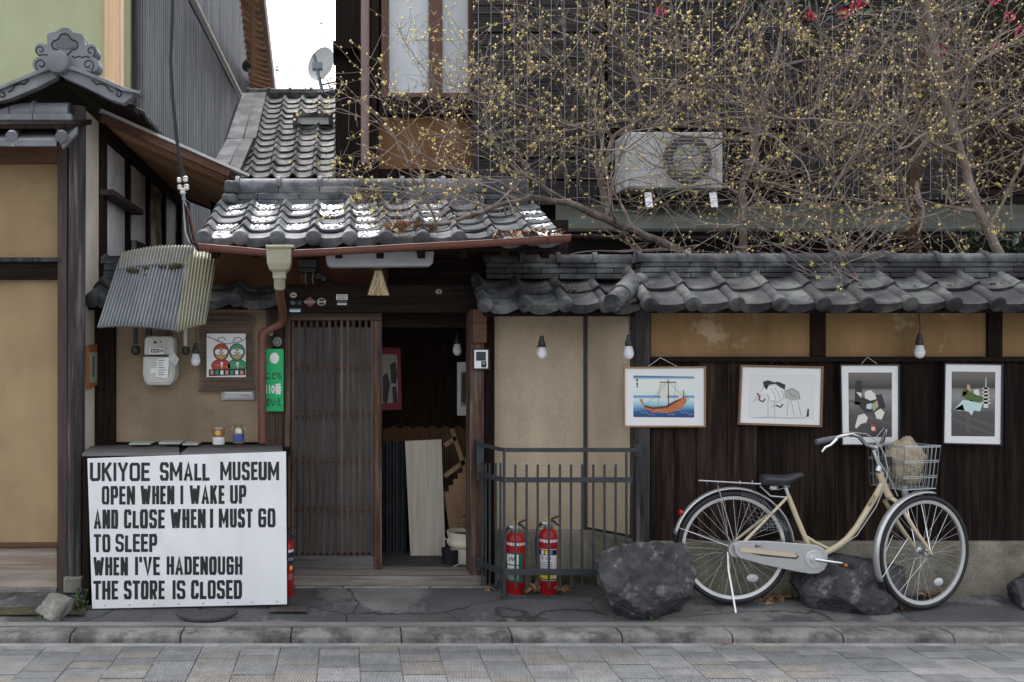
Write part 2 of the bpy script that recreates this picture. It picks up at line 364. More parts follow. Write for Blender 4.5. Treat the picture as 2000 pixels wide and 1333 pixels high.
# lintel, upper wall, soffit
MB().pbox(548, 940, 556, 611, 6.25, 6.42).build('lintel', M_darkx, house, bevel=.005)
MB().pbox(400, 760, 440, 560, 6.43, 6.5).build('upper_wall', mat('brown_earth_wall', (.10,.042,.02), .9, .3, 4, bump=.3), house)
MB().pbox(758, 1110, 430, 560, 6.43, 6.5).build('upper_wall', M_darkx, house)
for y in (508, 530): MB().pbox(762, 935, y, y+8, 6.40, 6.44).build('rail', M_darkx, house, bevel=.002)
# door post and its neighbours
MB().pbox(918, 946, 604, 1146, 6.20, 6.42).build('door_post', M_post, house, bevel=.006)
MB().pbox(947, 966, 606, 1146, 6.27, 6.42).build('side_post', M_dark, house, bevel=.004)
MB().pbox(924, 951, 604, 670, 6.165, 6.205).build('post_block', M_red, house, bevel=.004)
MB().pbox(556, 567, 611, 1128, 6.33, 6.43).build('door_jamb', M_door, house, bevel=.003)
# threshold
th = MB().pbox(572, 948, 1126, 1146, 6.17, 6.6).build('threshold', M_sill, house, bevel=.008)
for (a, b_) in ((575,668),(671,838),(841,950)):
    MB().pbox(a, b_, 1147, 1158, 6.15, 6.4).build('threshold_stone', M_rockl, house, bevel=.006)
# sliding lattice door
door = MB().pbox(569, 733, 640, 1080, 6.385, 6.392).build('lattice_door', mat('grey_door_paper', (.14,.15,.16), .6, .25, 4, bump=.05), house)
door['label'] = 'sliding door with close vertical wooden slats'
MB().pbox(567, 746, 612, 626, 6.345, 6.40).build('door_rail', M_doorx, door, bevel=.002)
MB().pbox(567, 730, 1086, 1122, 6.35, 6.40).build('door_panel', mat('grey_door_board', (.10,.095,.09), .8, .5, 5, GX, .5, 14), door, bevel=.002)
MB().pbox(730.3, 746, 627, 1123, 6.345, 6.40).build('door_stile', M_post, door, bevel=.003)
for y in (716, 808, 898, 994): MB().pbox(567, 730, y-3, y+4, 6.357, 6.372).build('door_rail', M_doorx, door, bevel=.001)
for i in range(14):
    x = 569.5+i*11.9
    MB().pbox(x, x+5.2, 627, 1085, 6.345, 6.366).build('slat', M_door, door, bevel=.0012)
# room behind the open door
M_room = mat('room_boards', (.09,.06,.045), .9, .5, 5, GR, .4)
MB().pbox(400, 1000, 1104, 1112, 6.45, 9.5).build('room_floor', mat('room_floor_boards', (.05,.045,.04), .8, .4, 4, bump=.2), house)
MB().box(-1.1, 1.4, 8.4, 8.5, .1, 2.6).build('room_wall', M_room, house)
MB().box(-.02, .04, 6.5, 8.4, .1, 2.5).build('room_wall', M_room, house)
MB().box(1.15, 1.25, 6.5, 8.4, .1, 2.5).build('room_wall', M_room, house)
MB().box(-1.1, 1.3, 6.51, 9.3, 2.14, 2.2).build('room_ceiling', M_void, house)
MB().pbox(745, 920, 612, 640, 6.43, 6.47).build('door_head', M_darkx, house)
# beige wall right of the door: straight part, then a part that swings forward to the plank wall
MB().pbox(966, 1143, 596, 1046, 6.36, 6.46).build('plaster_wall', M_beige, house)
a0, a1 = P(1145, 1050, 6.36), P(1240, 1060, 6.05)
q = MB(); zt = 2.0
for (x, y) in ((a0.x,a0.y),(a1.x,a1.y),(a1.x+.05,a1.y+.12),(a0.x,a0.y+.12)):
    q.v += [(x,y,.45),(x,y,zt)]
q.f = [(0,2,3,1),(2,4,5,3),(4,6,7,5),(6,0,1,7),(0,6,4,2),(1,3,5,7)]
q.build('plaster_wall', M_beige, house)
MB().pbox(1140.5, 1147, 604, 1046, 6.345, 6.40).build('corner_batten', M_iron, house)
q = MB(); fb = [P(962,0,6.33), P(1143,0,6.33), P(1243,0,6.0), P(1260,0,6.2), P(1150,0,6.45), P(962,0,6.45)]
q.v = [(p.x,p.y,.05) for p in fb]+[(p.x,p.y,.432+(.0 if i in (2,3) else .0)) for i,p in enumerate(fb)]
q.f = [tuple(range(5,-1,-1)), tuple(range(6,12))]+[(i,(i+1)%6,(i+1)%6+6,i+6) for i in range(6)]
q.build('foundation', M_stone, house, bevel=.012)

# canopy roof over the entrance
canopy = MB().add([(-.90,5.84,2.235),(1.29,5.84,2.235),(1.29,6.75,2.60),(-.90,6.75,2.60),
                   (-.90,5.84,2.195),(1.29,5.84,2.195),(1.29,6.75,2.56),(-.90,6.75,2.56)],
                  [(0,1,2,3),(7,6,5,4),(0,4,5,1),(1,5,6,2),(2,6,7,3),(3,7,4,0)]).build('canopy_roof', M_dark, house)
SL = math.atan(.4)
tile_field(canopy, M_tile, -.884, 5.80, 2.256, SL, .2165, .235, .178, .046, 10, 5)
for i in range(9): 
    MB().beam((-.8+i*.25,5.88,2.18),(-.8+i*.25,6.5,2.43),.045,.05).build('rafter', M_dark, canopy)
ridge(canopy, M_tile, P(462, 404, 6.66), P(1030, 404, 6.66), 3, .047, .20, .072, .30)
# ridge end piece on the left
q = MB().pbox(437, 464, 352, 377, 6.60, 6.82).pbox(432, 462, 377.5, 396, 6.57, 6.8).pbox(435, 460, 396.5, 413, 6.60, 6.8)
q.build('ridge_end', M_tile, canopy, bevel=.02)
# moss under the ridge
q = MB()
for i in range(260):
    p = P(random.uniform(455,1000), random.uniform(403,408), 6.6+random.uniform(0,.03)); s = random.uniform(.006,.016)
    q.add([p+Vector((-s,0,-s*.6)),p+Vector((s,0,-s*.5)),p+Vector((0,-s,s*.3)),p+Vector((0,s,s*.6))], [(0,1,2),(0,2,3),(1,3,2),(0,3,1)])
stuff(q.build('moss', mat('moss', (.06,.07,.022), .95, .5, 20, bump=.3), canopy))

# small dark roof above the meter wall
lowroof = MB().add([(-1.65,6.2,1.88),(-.44,6.2,1.88),(-.44,6.6,2.05),(-1.65,6.6,2.05),(-1.65,6.2,1.86),(-.44,6.2,1.86),(-.44,6.6,2.03),(-1.65,6.6,2.03)],
                   [(0,1,2,3),(7,6,5,4),(0,4,5,1),(1,5,6,2),(2,6,7,3),(3,7,4,0)]).build('side_roof', M_dark, house)
tile_field(lowroof, M_tiled, -1.655, 6.16, 1.905, R(24), .303, .3, .2, .055, 4, 2)
ridge(lowroof, M_tiled, (-1.62,6.44,2.03), (-.50,6.44,2.03), 3, .05, .16, .06, .34, ring=True)
# ================================================================= GARDEN WALL (planks, plaster band, tiled coping)
gw = thing('plank_wall', 'dark plank garden wall with ochre plaster band and tiled coping', 'wall', (2.6, 6.05, .1))
DW = 6.02
xr = 5.0
edges = [1271, 1318, 1361, 1420, 1480, 1537, 1562, 1632, 1689, 1757, 1836, 1899, 1962, 2030, 2100, 2170, 2240]
for a, b_ in zip(edges[:-1], edges[1:]):
    dd = random.uniform(-.004,.004)
    MB().pbox(a+.4, b_-.4, 707, 1058+random.uniform(-1,1), DW+dd, DW+.03).build('plank', M_plank, gw, bevel=.002)
MB().box(PXx(1271,DW), xr-.75, DW+.031, DW+.10, .5, 2.0).build('backing', M_void, gw)
MB().box(PXx(1256,5.985), 4.25, 5.985, 6.035, PZ(707,5.985), PZ(697,5.985)).build('rail', M_darkx, gw, bevel=.003)
for a, b_ in ((1271,1584),(1613,1929),(1958,2250)):
    MB().pbox(a, b_, 608, 698, DW+.01, DW+.03).build('plaster_panel', M_band, gw)
for a, b_ in ((1585,1612),(1930,1957)):
    MB().pbox(a, b_, 600, 696.5, DW-.012, DW+.029).build('stud', M_dark, gw, bevel=.003)
MB().pbox(1241, 1270, 600, 1062, 5.965, 6.10).build('corner_post', M_grey, gw, bevel=.005)
MB().box(PXx(1249,5.97), 4.4, 5.975, 6.2, .03, PZ(1059,5.975)).build('foundation', M_stone, gw, bevel=.012)
coping = MB().add([(1.78,5.74,1.845),(4.6,5.74,1.845),(4.6,6.1,2.04),(1.78,6.1,2.04),(1.78,5.74,1.82),(4.6,5.74,1.82),(4.6,6.1,2.0),(1.78,6.1,2.0)],
                  [(0,1,2,3),(7,6,5,4),(0,4,5,1),(1,5,6,2),(2,6,7,3),(3,7,4,0)]).build('coping', M_dark, gw)
tile_field(coping, M_tiled, PXx(1253,5.70), 5.70, 1.862, R(29), .2535, .27, .2, .052, 12, 2)
ridge(coping, M_tiled, (PXx(1250,6.05),6.02,2.05), (4.6,6.02,2.05), 3, .034, .16, .062, .30)
# coping of the recessed wall, with the hip that joins the two
cop2 = MB().add([(.84,5.98,1.84),(1.76,5.98,1.84),(1.76,6.4,2.04),(.84,6.4,2.04),(.84,5.98,1.81),(1.76,5.98,1.81),(1.76,6.4,2.0),(.84,6.4,2.0)],
                [(0,1,2,3),(7,6,5,4),(0,4,5,1),(1,5,6,2),(2,6,7,3),(3,7,4,0)]).build('recess_coping', M_dark, house)
tile_field(cop2, M_tiled, .80, 5.93, 1.865, R(26), .245, .27, .2, .05, 4, 2, skip=lambda c, r: False)
ridge(cop2, M_tiled, (.90,6.30,2.065), (PXx(1235,6.22),6.20,2.055), 3, .036, .16, .062, .24)
hip0, hip1 = P(1196, 592, 5.72), P(1252, 548, 6.02)
q = MB().tube([hip0, hip0.lerp(hip1,.5)+Vector((0,0,.012)), hip1], [.056,.054,.05], 14)
q.build('hip_cap', M_tiled, cop2, smooth=True)
MB().tube([hip0+(hip1-hip0)*.3+Vector((0,0,.008)), hip0+(hip1-hip0)*.72+Vector((0,0,.018))], [.066,.070], 14).build('hip_cap', M_tiled, cop2, smooth=True)
tag_tiles = None
# ================================================================= LEFT HOUSE
lh = thing('plaster_house', 'ochre plaster house front with dark posts and ornate tiled gable', 'house', (-2, 6.1, .1))
MB().pbox(-160, 117, 318, 505, 6.10, 6.2).build('wall_panel', M_tan, lh)
MB().pbox(-160, 114, 546, 1063, 6.10, 6.2).build('wall_panel', M_tan, lh)
MB().pbox(-160, 118, 512, 546, 6.05, 6.2).build('beam', M_darkx, lh, bevel=.003)
MB().pbox(-160, 118, 503, 511.5, 6.02, 6.2).build('ledge', M_grey, lh, bevel=.003)
MB().pbox(-160, 112, 1062, 1070, 6.06, 6.2).build('rail', M_red, lh, bevel=.002)
MB().pbox(-160, 111, 1070.5, 1149, 6.085, 6.2).build('base_board', M_board, lh)
MB().pbox(-160, 110, 1149.5, 1166, 6.05, 6.25).build('sill', M_rockl, lh, bevel=.004)
MB().pbox(-160, 128, 286, 318, 6.04, 6.2).build('top_beam', M_red, lh, bevel=.003)
MB().pbox(112, 131, 290, 1160, 6.03, 6.2).build('jamb', mat('jamb_wood', (.06,.042,.038), .75, .5, 5, GR, .5, 14), lh, bevel=.004)
q = MB()
pts = [P(143,1130,6.0), P(143,900,6.0), P(144,600,6.0), P(146,205,6.0)]
q.tube([p+Vector((0,.06,0)) for p in pts], [.058,.057,.056,.054], 8)
q.build('corner_post', M_grey, lh, smooth=True)
MB().pbox(123, 160, 1128, 1160, 5.985, 6.2).build('post_stone', M_rockl, lh, bevel=.012)
MB().box(-1.80, -1.652, 6.08, 6.47, .1, 3.12).build('side_wall', M_cream, lh)
MB().pbox(189, 202, 235, 610, 6.472, 6.58).build('side_post', M_dark, lh, bevel=.003)
# glazed side wall running back
XW = -1.628
ds = [6.58, 7.3, 8.04, 8.75, 9.6]
Mpane = mat('grimy_panel', (.76,.80,.82), .5, .25, 2.5, (1,1,.7), .05, col2=(.5,.48,.42), mix2=.7, s2=1.6)
Mpeel = mat('peeling_panel', (.6,.52,.38), .8, .5, 7, bump=.3, col2=(.08,.06,.04), mix2=.8, s2=5)
for i in range(4):
    MB().box(XW-.05, XW-.03, ds[i], ds[i+1], 2.0, 3.03).build('side_panel', Mpeel if i == 2 else Mpane, lh)
    MB().box(XW-.06, XW, ds[i+1]-.05, ds[i+1]+.03, 1.95, 3.03).build('stud', M_dark, lh, bevel=.003)
MB().box(XW-.06, XW+.01, 6.5, 10, 3.031, 3.12).build('top_plate', M_dark, lh, bevel=.003)
MB().beam((XW+.03,6.46,2.655),(XW+.03,7.42,2.655),.09,.035).build('rain_ledge', mat('rotten_wood', (.05,.035,.03), .9, .6, 12, bump=1, bscale=60), lh)
MB().beam((XW+.02,7.3,2.40),(XW+.02,9.6,2.44),.06,.06).build('rail', M_dark, lh)
MB().tube([(XW+.03,7.28,2.42),(XW+.03,7.28,1.9)], .022, 8).build('drain_pipe', plain('grey_pipe', (.12,.13,.14), .5), lh, smooth=True)
# lean-to roof between the houses: boarded soffit seen from below
lean = MB().add([(-1.62,6.46,3.135),(-.84,6.86,2.84),(-.80,10,2.84),(-1.62,10,3.135),(-1.62,6.46,3.16),(-.84,6.86,2.865),(-.80,10,2.865),(-1.62,10,3.16)],
     [(0,3,2,1),(4,5,6,7),(0,1,5,4),(1,2,6,5),(2,3,7,6),(3,0,4,7)]).build('lean_to_roof', M_dark, lh)
for i in range(34):
    d = 6.60+i*.085
    MB().beam((-1.60,d-.10,3.115),(-.86,d+.27,2.835),.066,.014).build('soffit_board', M_soff, lean)
MB().beam((-1.63,6.43,3.14),(-.83,6.84,2.845),.035,.055).build('barge_board', M_red, lean, bevel=.003)
MB().beam((-1.63,6.42,3.185),(-.70,6.89,2.84),.05,.018).build('flashing', mat('pale_flashing', (.5,.5,.49), .5, .15, 6), lean)
# tiled gable in front, seen end-on
gable = MB().add([(-2.17,5.95,3.10),(-1.735,5.95,3.285),(-1.30,5.95,3.10),(-1.30,7.75,3.16),(-1.735,7.75,3.35),(-2.17,7.75,3.16),
                  (-2.17,5.95,3.06),(-1.735,5.95,3.235),(-1.30,5.95,3.06),(-1.30,7.75,3.12),(-1.735,7.75,3.3),(-2.17,7.75,3.12)],
     [(0,1,4,5),(1,2,3,4),(6,11,10,7),(7,10,9,8),(0,6,7,1),(1,7,8,2),(2,8,9,3),(3,9,10,4),(4,10,11,5),(5,11,6,0)]).build('gable_roof', M_dark, lh)
def G(px, py): return P(px, py, 5.9)
def flat(pix, d0, d1, name, m, par, bev=.004):
    return MB().pprism(pix, d0, d1).build(name, m, par, bevel=bev)
# barge tiles left and right of the apex (carved bands), their cap strips and the disc
flat([(118,131),(150,139),(200,158),(240,172),(262,180),(258,190),(240,203),(215,195),(165,170),(122,151)], 5.88, 5.95, 'barge_tile', M_tilel, gable)
flat([(118,131),(90,139),(40,158),(0,172),(-30,184),(-30,202),(0,198),(20,193),(75,170),(110,151)], 5.882, 5.95, 'barge_tile', M_tilel, gable)
flat([(118,124),(150,132),(200,152),(245,172),(270,178),(276,176),(272,184),(262,181),(240,178),(200,160),(150,140),(118,132)], 5.85, 5.98, 'verge_cap', M_tilel, gable, .003)
flat([(118,124),(86,132),(40,150),(0,168),(-30,180),(-30,186),(0,175),(40,158),(86,140),(118,132)], 5.852, 5.98, 'verge_cap', M_tilel, gable, .003)
c = G(118, 128)
MB().lathe([(.052,-.03),(.064,-.026),(.068,-.016),(.068,.03)], (c.x, 5.85, c.z), 'y', 28).build('ridge_disc', M_tilel, gable, smooth=True)
def arc(cx, cy, r, a0_, a1_, n=10): return [(cx+r*math.cos(R(a0_+(a1_-a0_)*i/n)), cy-r*math.sin(R(a0_+(a1_-a0_)*i/n))) for i in range(n+1)]
orn = [(84,133)]+arc(78,126,15,250,100,8)+[(80,108)]+arc(80,97,12.5,250,80,8)+[(92,88)]+arc(100,73,9,200,120,4)+arc(126,73,19,140,30,8)+arc(155,75,9,70,-20,4)+[(166,88)]+arc(177,99,12.5,110,-70,8)+[(172,110)]+arc(178,126,15,80,-70,8)+[(172,140),(118,125)]
flat(orn, 5.895, 6.0, 'gable_ornament', M_tilel, gable, .006)
Mcarve = plain('carved_groove', (.02,.021,.024), .8)
def groove(pix, d=5.885, r=.0035, par=gable):
    return MB().tube([P(x,y,d) for x,y in pix], r, 5).build('carved_line', Mcarve, par)
def spiral(cx, cy, r, a0_, turns, cw=1): 
    k = 18; return [(cx+r*(1-.72*i/k)*math.cos(R(a0_+cw*turns*360*i/k)), cy-r*(1-.72*i/k)*math.sin(R(a0_+cw*turns*360*i/k))) for i in range(k+1)]
for s_ in (spiral(79,98,10,240,1,-1), spiral(177,100,10,-60,1,1), spiral(80,126,12,240,1.1,-1), spiral(172,127,12,-60,1.1,1)): groove(s_, 5.893)
groove([(74,108)]+[(90+i*7, 108+(2 if i%2 else -1)) for i in range(5)], 5.893); groove([(140+i*7, 111+(2 if i%2 else -1)) for i in range(6)], 5.893)
groove([(121,108)]+arc(110,88,9,-80,-270,6)+arc(126,78,12,170,10,8)+arc(143,88,9,90,-100,6)+[(131,108)], 5.893, .0045)
flat(arc(113,87,6,250,120,5)+arc(126,79,9,150,30,5)+arc(140,87,6,60,-70,5)+[(127,97)], 5.889, 5.90, 'ornament_leaf', plain('leaf_recess', (.10,.105,.12), .6), gable, 0)
for s_ in (-1, 1):
    ax = 118
    groove([(ax+s_*62,157),(ax+s_*70,165),(ax+s_*80,164),(ax+s_*90,168),(ax+s_*94,176),(ax+s_*102,180)], 5.877, .004)
    groove(spiral(ax+s_*113, 184, 8, 120, 1, -s_), 5.877, .004)
# right-hand eave tiles of the gable in steps
for i in range(9):
    y = 6.1+i*.19
    MB().add([(-1.48,y,3.205),(-1.27,y,3.105),(-1.27,y+.2,3.09),(-1.48,y+.2,3.19),(-1.48,y,3.17),(-1.27,y,3.075),(-1.27,y+.2,3.06),(-1.48,y+.2,3.16)],
      [(0,1,2,3),(7,6,5,4),(0,4,5,1),(1,5,6,2),(2,6,7,3),(3,7,4,0)]).build('eave_tile', M_tiled, gable, bevel=.008)
MB().beam((-1.40,7.7,3.10),(-1.18,7.78,3.10),.1,.03).build('eave_tip', M_tilel, gable, bevel=.01)
# pent roof below the gable
pent = MB().add([(-2.6,5.70,2.93),(-1.60,5.70,2.93),(-1.60,6.1,3.05),(-2.6,6.1,3.05),(-2.6,5.70,2.90),(-1.60,5.70,2.90),(-1.60,6.1,3.02),(-2.6,6.1,3.02)],
     [(0,1,2,3),(7,6,5,4),(0,4,5,1),(1,5,6,2),(2,6,7,3),(3,7,4,0)]).build('pent_roof', M_dark, lh)
ex = [-140, -55, 25, 112]
for a, b_ in zip(ex[:-1], ex[1:]):
    q = MB().add([P(a+1,249,5.95),P(b_-1,249,5.95),P(b_-1,272,5.68),P(a+1,272,5.68),P(a+1,253,5.95),P(b_-1,253,5.95),P(b_-1,287,5.685),P(a+1,287,5.685)],
      [(0,1,2,3),(7,6,5,4),(0,4,5,1),(1,5,6,2),(2,6,7,3),(3,7,4,0)]); q.build('eave_tile', M_tilel, pent, bevel=.006)
for a in (-115, -30, 30, 127):
    q = MB().tube([P(a-8,268,5.67), P(a+8,249,5.97)], [.034,.034], 14); q.build('tile_roll', M_tilel, pent, smooth=True)
flat([(112,264),(132,264),(150,247),(150,262),(122,292)], 5.70, 5.73, 'corner_tile', M_tilel, pent, .005)
for k, (y0_, y1_) in enumerate(((236,248),(222,235))):
    cuts = [-140,-60,63,140] if k else [-140,-70,15,95,141]
    for a, b_ in zip(cuts[:-1], cuts[1:]): MB().pbox(a+.5, b_-.5, y0_, y1_, 5.93+k*.01, 6.1).build('ridge_tile', M_tilel, pent, bevel=.005)
for a, b_ in ((-140,-70),(-69,24),(25,138)):
    q = MB(); p0, p1 = P(a,221,6.02), P(b_-1,221,6.02)
    q.tube([p0,p1], .062, 14); q.build('ridge_cap', M_tilel, pent, smooth=True)
q = MB().tube([P(66,220,6.02), P(72,220,6.02)], .072, 14); q.build('ridge_collar', M_tilel, pent, smooth=True)

# ================================================================= HOUSES BEHIND
gh = thing('green_house', 'pale green rendered house with fresh cedar corner post', 'house', (-3, 9.1, 0))
MB().box(-6, PXx(252,9), 9.0, 9.3, 0, 7).build('wall', mat('pale_green_render', (.40,.43,.27), .9, .08, 3, bump=.2, bscale=90, fine=.1), gh)
MB().pbox(204, 234, -300, 200, 8.93, 9.02).build('cedar_post', M_new, gh, bevel=.004)
MB().pbox(234.5, 241, -300, 200, 8.94, 9.02).build('cedar_edge', mat('cut_cedar_edge', (.78,.62,.42), .6, .1, 4, GR, .1), gh)
sh = thing('metal_clad_house', 'house side clad in dark ribbed metal with boarded eave', 'house', (-2, 10, 0))
MB().pbox(253, 268, -400, 330, 9.1, 9.4).build('corner_board', M_grey, sh, bevel=.004)
Mclad = mat('ribbed_cladding', (.19,.20,.222), .55, .25, 3, (6,6,.5), .1, col2=(.30,.305,.31), mix2=.7, s2=1.2)
A, Bq = Vector((PXx(268,9.2),9.2)), Vector((PXx(489,16),16))
t2 = (Bq-A); ln = t2.length; t2.normalize(); nrm = Vector((t2.y,-t2.x))
q = MB(); nrib = int(ln/.09); prof2 = []
for i in range(nrib):
    s0 = i*ln/nrib; ww = ln/nrib
    for (f_, h_) in ((0,0),(.72,0),(.78,.018),(.94,.018)): prof2.append((s0+f_*ww, h_))
prof2.append((ln,0)); k = len(prof2)
for z in (0, 7.5):
    for s_, h_ in prof2: p = A+t2*s_+nrm*h_; q.v.append((p.x,p.y,z))
q.f = [(i,i+1,k+i+1,k+i) for i in range(k-1)]
o_ = len(q.v); b0, b1 = A-nrm*.2, Bq-nrm*.2
q.add([(A.x,A.y,0),(Bq.x,Bq.y,0),(b1.x,b1.y,0),(b0.x,b0.y,0),(A.x,A.y,7.5),(Bq.x,Bq.y,7.5),(b1.x,b1.y,7.5),(b0.x,b0.y,7.5)], [(1,2,6,5),(2,3,7,6),(3,0,4,7),(4,5,6,7)])
q.build('cladding', Mclad, sh)
p0, p1 = P(358,-5,10.6), P(461,192,15)
MB().tube([p0+Vector((.06,0,0)), p1+Vector((.06,0,0))], .03, 6).build('wall_cable', M_blackp, sh)
MB().tube([p0+Vector((.1,0,.03)), p1+Vector((.1,0,.03))], .016, 6).build('wall_conduit', plain('pale_conduit', (.55,.53,.5), .5), sh)
MB().pbox(484, 494, -300, 195, 15.8, 16.2).build('end_post', M_new, sh)
e0, e1 = P(500,-60,11.2), P(533,192,16)
z_ = 5.85
eave = MB().add([(Bq.x,16.1,z_),(PXx(533,16),16.1,z_-.1),(PXx(512,11),10.0,z_-.1),(-1.18,10.0,z_+.15),(Bq.x,16.1,z_+.12),(PXx(533,16),16.1,z_+.1),(PXx(512,11),10.0,z_+.1),(-1.18,10.0,z_+.27)],
     [(0,1,2,3),(7,6,5,4),(0,4,5,1),(1,5,6,2),(2,6,7,3),(3,7,4,0)]).build('eave', M_soff, sh)
for i in range(24):
    d = 10.2+i*.25; f_ = (d-10)/6.1
    xa = -1.18*(1-f_)+Bq.x*f_; xb = PXx(512,11)*(1-f_)+PXx(533,16)*f_
    MB().beam((xa,d,z_+.15*(1-f_)-.01),(xb-.02,d,z_-.11),.06,.05).build('rafter', M_soff, eave)
MB().beam((PXx(512,11)+.02,10,z_),(PXx(533,16)+.02,16.15,z_),.05,.24).build('fascia', M_red, eave)
lampb = P(484,130,14.5); MB().lathe([(.02,-.12),(.07,-.10),(.09,0),(.07,.08),(.03,.1)], lampb, 'y', 14).build('wall_lamp', M_blackp, sh, smooth=True)

rh = thing('rear_roof', 'steep grey tiled roof rising behind the entrance canopy', 'roof', (-.5, 9.5, 2.8))
rs = math.atan2(1.27, 2.0)
base = MB().add([(-1.25,8.9,3.12),(.07,8.9,3.12),(.07,11.1,4.50),(-1.25,11.1,4.50),(-1.25,8.9,0),(.07,8.9,0),(.07,11.1,0),(-1.25,11.1,0)],
     [(0,1,2,3),(7,6,5,4),(0,4,5,1),(1,5,6,2),(2,6,7,3),(3,7,4,0)]).build('roof_body', M_dark, rh)
tile_field(base, mat('wet_kawara', (.05,.052,.055), .68, .35, 6, bump=.25, bscale=50, piece=.3, col2=(.17,.17,.165), mix2=.7, s2=5, spec=.22), -1.13, 8.98, 3.19, rs, .2, .21, .166, .045, 6, 14, eave=False)
ridge(base, M_tiled, (-1.13,10.98,4.40), (.07,10.98,4.40), 2, .07, .2, .06, .22)
for a, b_ in (((-1.20,8.98,3.24),(-1.12,9.7,3.70)),((-1.12,9.71,3.705),(-1.10,10.98,4.5))):
    MB().beam(a, b_, .16, .05).build('verge_board', M_tile, base, bevel=.004)
    MB().beam((a[0]+.15,a[1],a[2]+.004),(b_[0]+.13,b_[1],b_[2]+.004), .12, .05).build('verge_board', M_tile, base, bevel=.004)
q = MB().pbox(576, 646, 224, 243, 10.15, 10.3); q.build('roof_light', mat('roof_glass', (.6,.62,.6), .25, .1, 8), base)
for (a, b_, c_, e_) in ((572,580,222,246),(642,650,222,246),(580,642,221,226)): MB().pbox(a, b_, c_, e_, 10.1, 10.35).build('roof_light_frame', M_tiled, base)
MB().box(.075, .2, 8.9, 11.2, 2.8, 4.55).build('brick_flank', mat('flank_brick', (.12,.07,.055), .9, .5, 9, bump=.5), rh)

# ================================================================= UPPER-STOREY HOUSE BEHIND THE GARDEN
uh = thing('upper_house', 'dark timber house with reed blinds above the garden wall', 'house', (3, 8.6, 0))
DU = 8.6
MB().box(PXx(655,DU), PXx(735,DU), DU, DU+1.5, 2.5, 7).build('flank_wall', M_dark, uh)
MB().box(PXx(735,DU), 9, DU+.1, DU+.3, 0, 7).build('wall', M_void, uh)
MB().pbox(650, 700, 80, 95, 8.4, 8.9).build('bracket', M_dark, uh)
MB().pbox(735, 932, 226, 340, DU+.04, DU+.12).build('wall_panel', mat('umber_panel', (.17,.085,.036), .85, .15, 4, bump=.2, bscale=80, fine=.12), uh)
MB().pbox(724, 740, -300, 420, DU-.03, DU+.12).build('post', M_dark, uh)
MB().pbox(735, 1260, 190, 225, DU-.03, DU+.12).build('sill_beam', M_dark, uh, bevel=.004)
MB().pbox(735, 1010, 330, 350, DU-.01, DU+.12).build('base_beam', M_dark, uh, bevel=.004)
wn = MB().pbox(745, 760, -300, 189.5, DU-.02, DU+.1).build('window', mat('window_frame_wood', (.10,.042,.024), .5, .4, 5, GR, .3, 14), uh)
MB().pbox(838, 864, -300, 189.4, DU-.025, DU+.1).build('window_stile', MATS['window_frame_wood'], wn)
MB().pbox(915, 930, -300, 189.4, DU-.02, DU+.1).build('window_stile', MATS['window_frame_wood'], wn)
MB().pbox(760.5, 914.5, 182, 189.4, DU-.015, DU+.1).build('window_rail', MATS['window_frame_wood'], wn)
Mgl = bpy.data.materials.new('window_glass'); Mgl.use_nodes = True
b_ = Mgl.node_tree.nodes['Principled BSDF']; b_.inputs['Base Color'].default_value = (.75,.8,.82,1); b_.inputs['Roughness'].default_value = .03
b_.inputs['Alpha'].default_value = .35; b_.inputs['Specular IOR Level'].default_value = 1
for a, b2 in ((760.5,837.5),(864.5,914.5)):
    MB().pbox(a, b2, -300, 181.5, DU+.01, DU+.016).build('pane', Mgl, wn)
    q = MB(); k = 26
    for i in range(k+1):
        x = PXx(a,DU)+(PXx(b2,DU)-PXx(a,DU))*i/k; y = DU+.06+.012*math.sin(i*1.7)+.006*math.sin(i*.6)
        q.v += [(x,y,PZ(181,DU)),(x,y,7)]
    q.f = [(2*i,2*i+2,2*i+3,2*i+1) for i in range(k)]
    q.build('curtain', mat('reflected_sky_curtain', (.75,.79,.82), .9, .35, 2.2, (1,1,1), 0, col2=(.3,.34,.36), mix2=.8, s2=1.8), wn, smooth=True)  # curtain coloured pale to stand in for sky reflected in the panes
# reed blinds
Mreed = mat('reed_blind', (.04,.036,.036), .85, .7, 3, (.4,1,60), .3, 4, col2=(.2,.19,.2), mix2=.7, s2=2.5, thr=(.56,.68), spec=.15)
def reed(px0, px1, py0, py1, d, nm='reed_blind'):
    q = MB(); n_ = 60
    n_ = int((py1-py0)/4.2); z0, z1 = PZ(py1,d), PZ(py0,d)
    for i in range(n_):
        if random.random() < .03: continue
        za = z0+(z1-z0)*i/n_; zb = z0+(z1-z0)*(i+random.uniform(.72,1.0))/n_; yo = random.uniform(-.006,.006)
        q.box(PXx(px0,d)+random.uniform(0,.01), PXx(px1,d)-random.uniform(0,.01), d+yo, d+.012+yo, za, zb)
    o = q.build(nm, Mreed, uh)
    for x in range(int(px0)+12, int(px1)-4, 24):
        MB().beam(P(x+random.uniform(-3,3),py1,d-.008), P(x+random.uniform(-3,3),py0,d-.008), .006, .004, (0,1,0)).build('cord', plain('blind_cord', (.2,.2,.225), .8), o)
    return o
reed(922, 1170, -120, 400, 8.42); reed(1186, 1560, -120, 250, 8.42); reed(1566, 1905, -120, 390, 8.40)
for x in (1176, 1562): MB().pbox(x-6, x+5, -300, 430, 8.45, 8.6).build('post', M_grey, uh)
MB().pbox(1905, 2300, -300, 330, 8.5, 8.6).build('shutter', M_dark, uh)
for y in (330, 372): MB().pbox(1880, 2300, y, y+9, 8.42, 8.5).build('rail', M_darkx, uh)
MB().pbox(1000, 2300, 330, 352, 8.45, 8.6).build('base_beam', M_dark, uh)
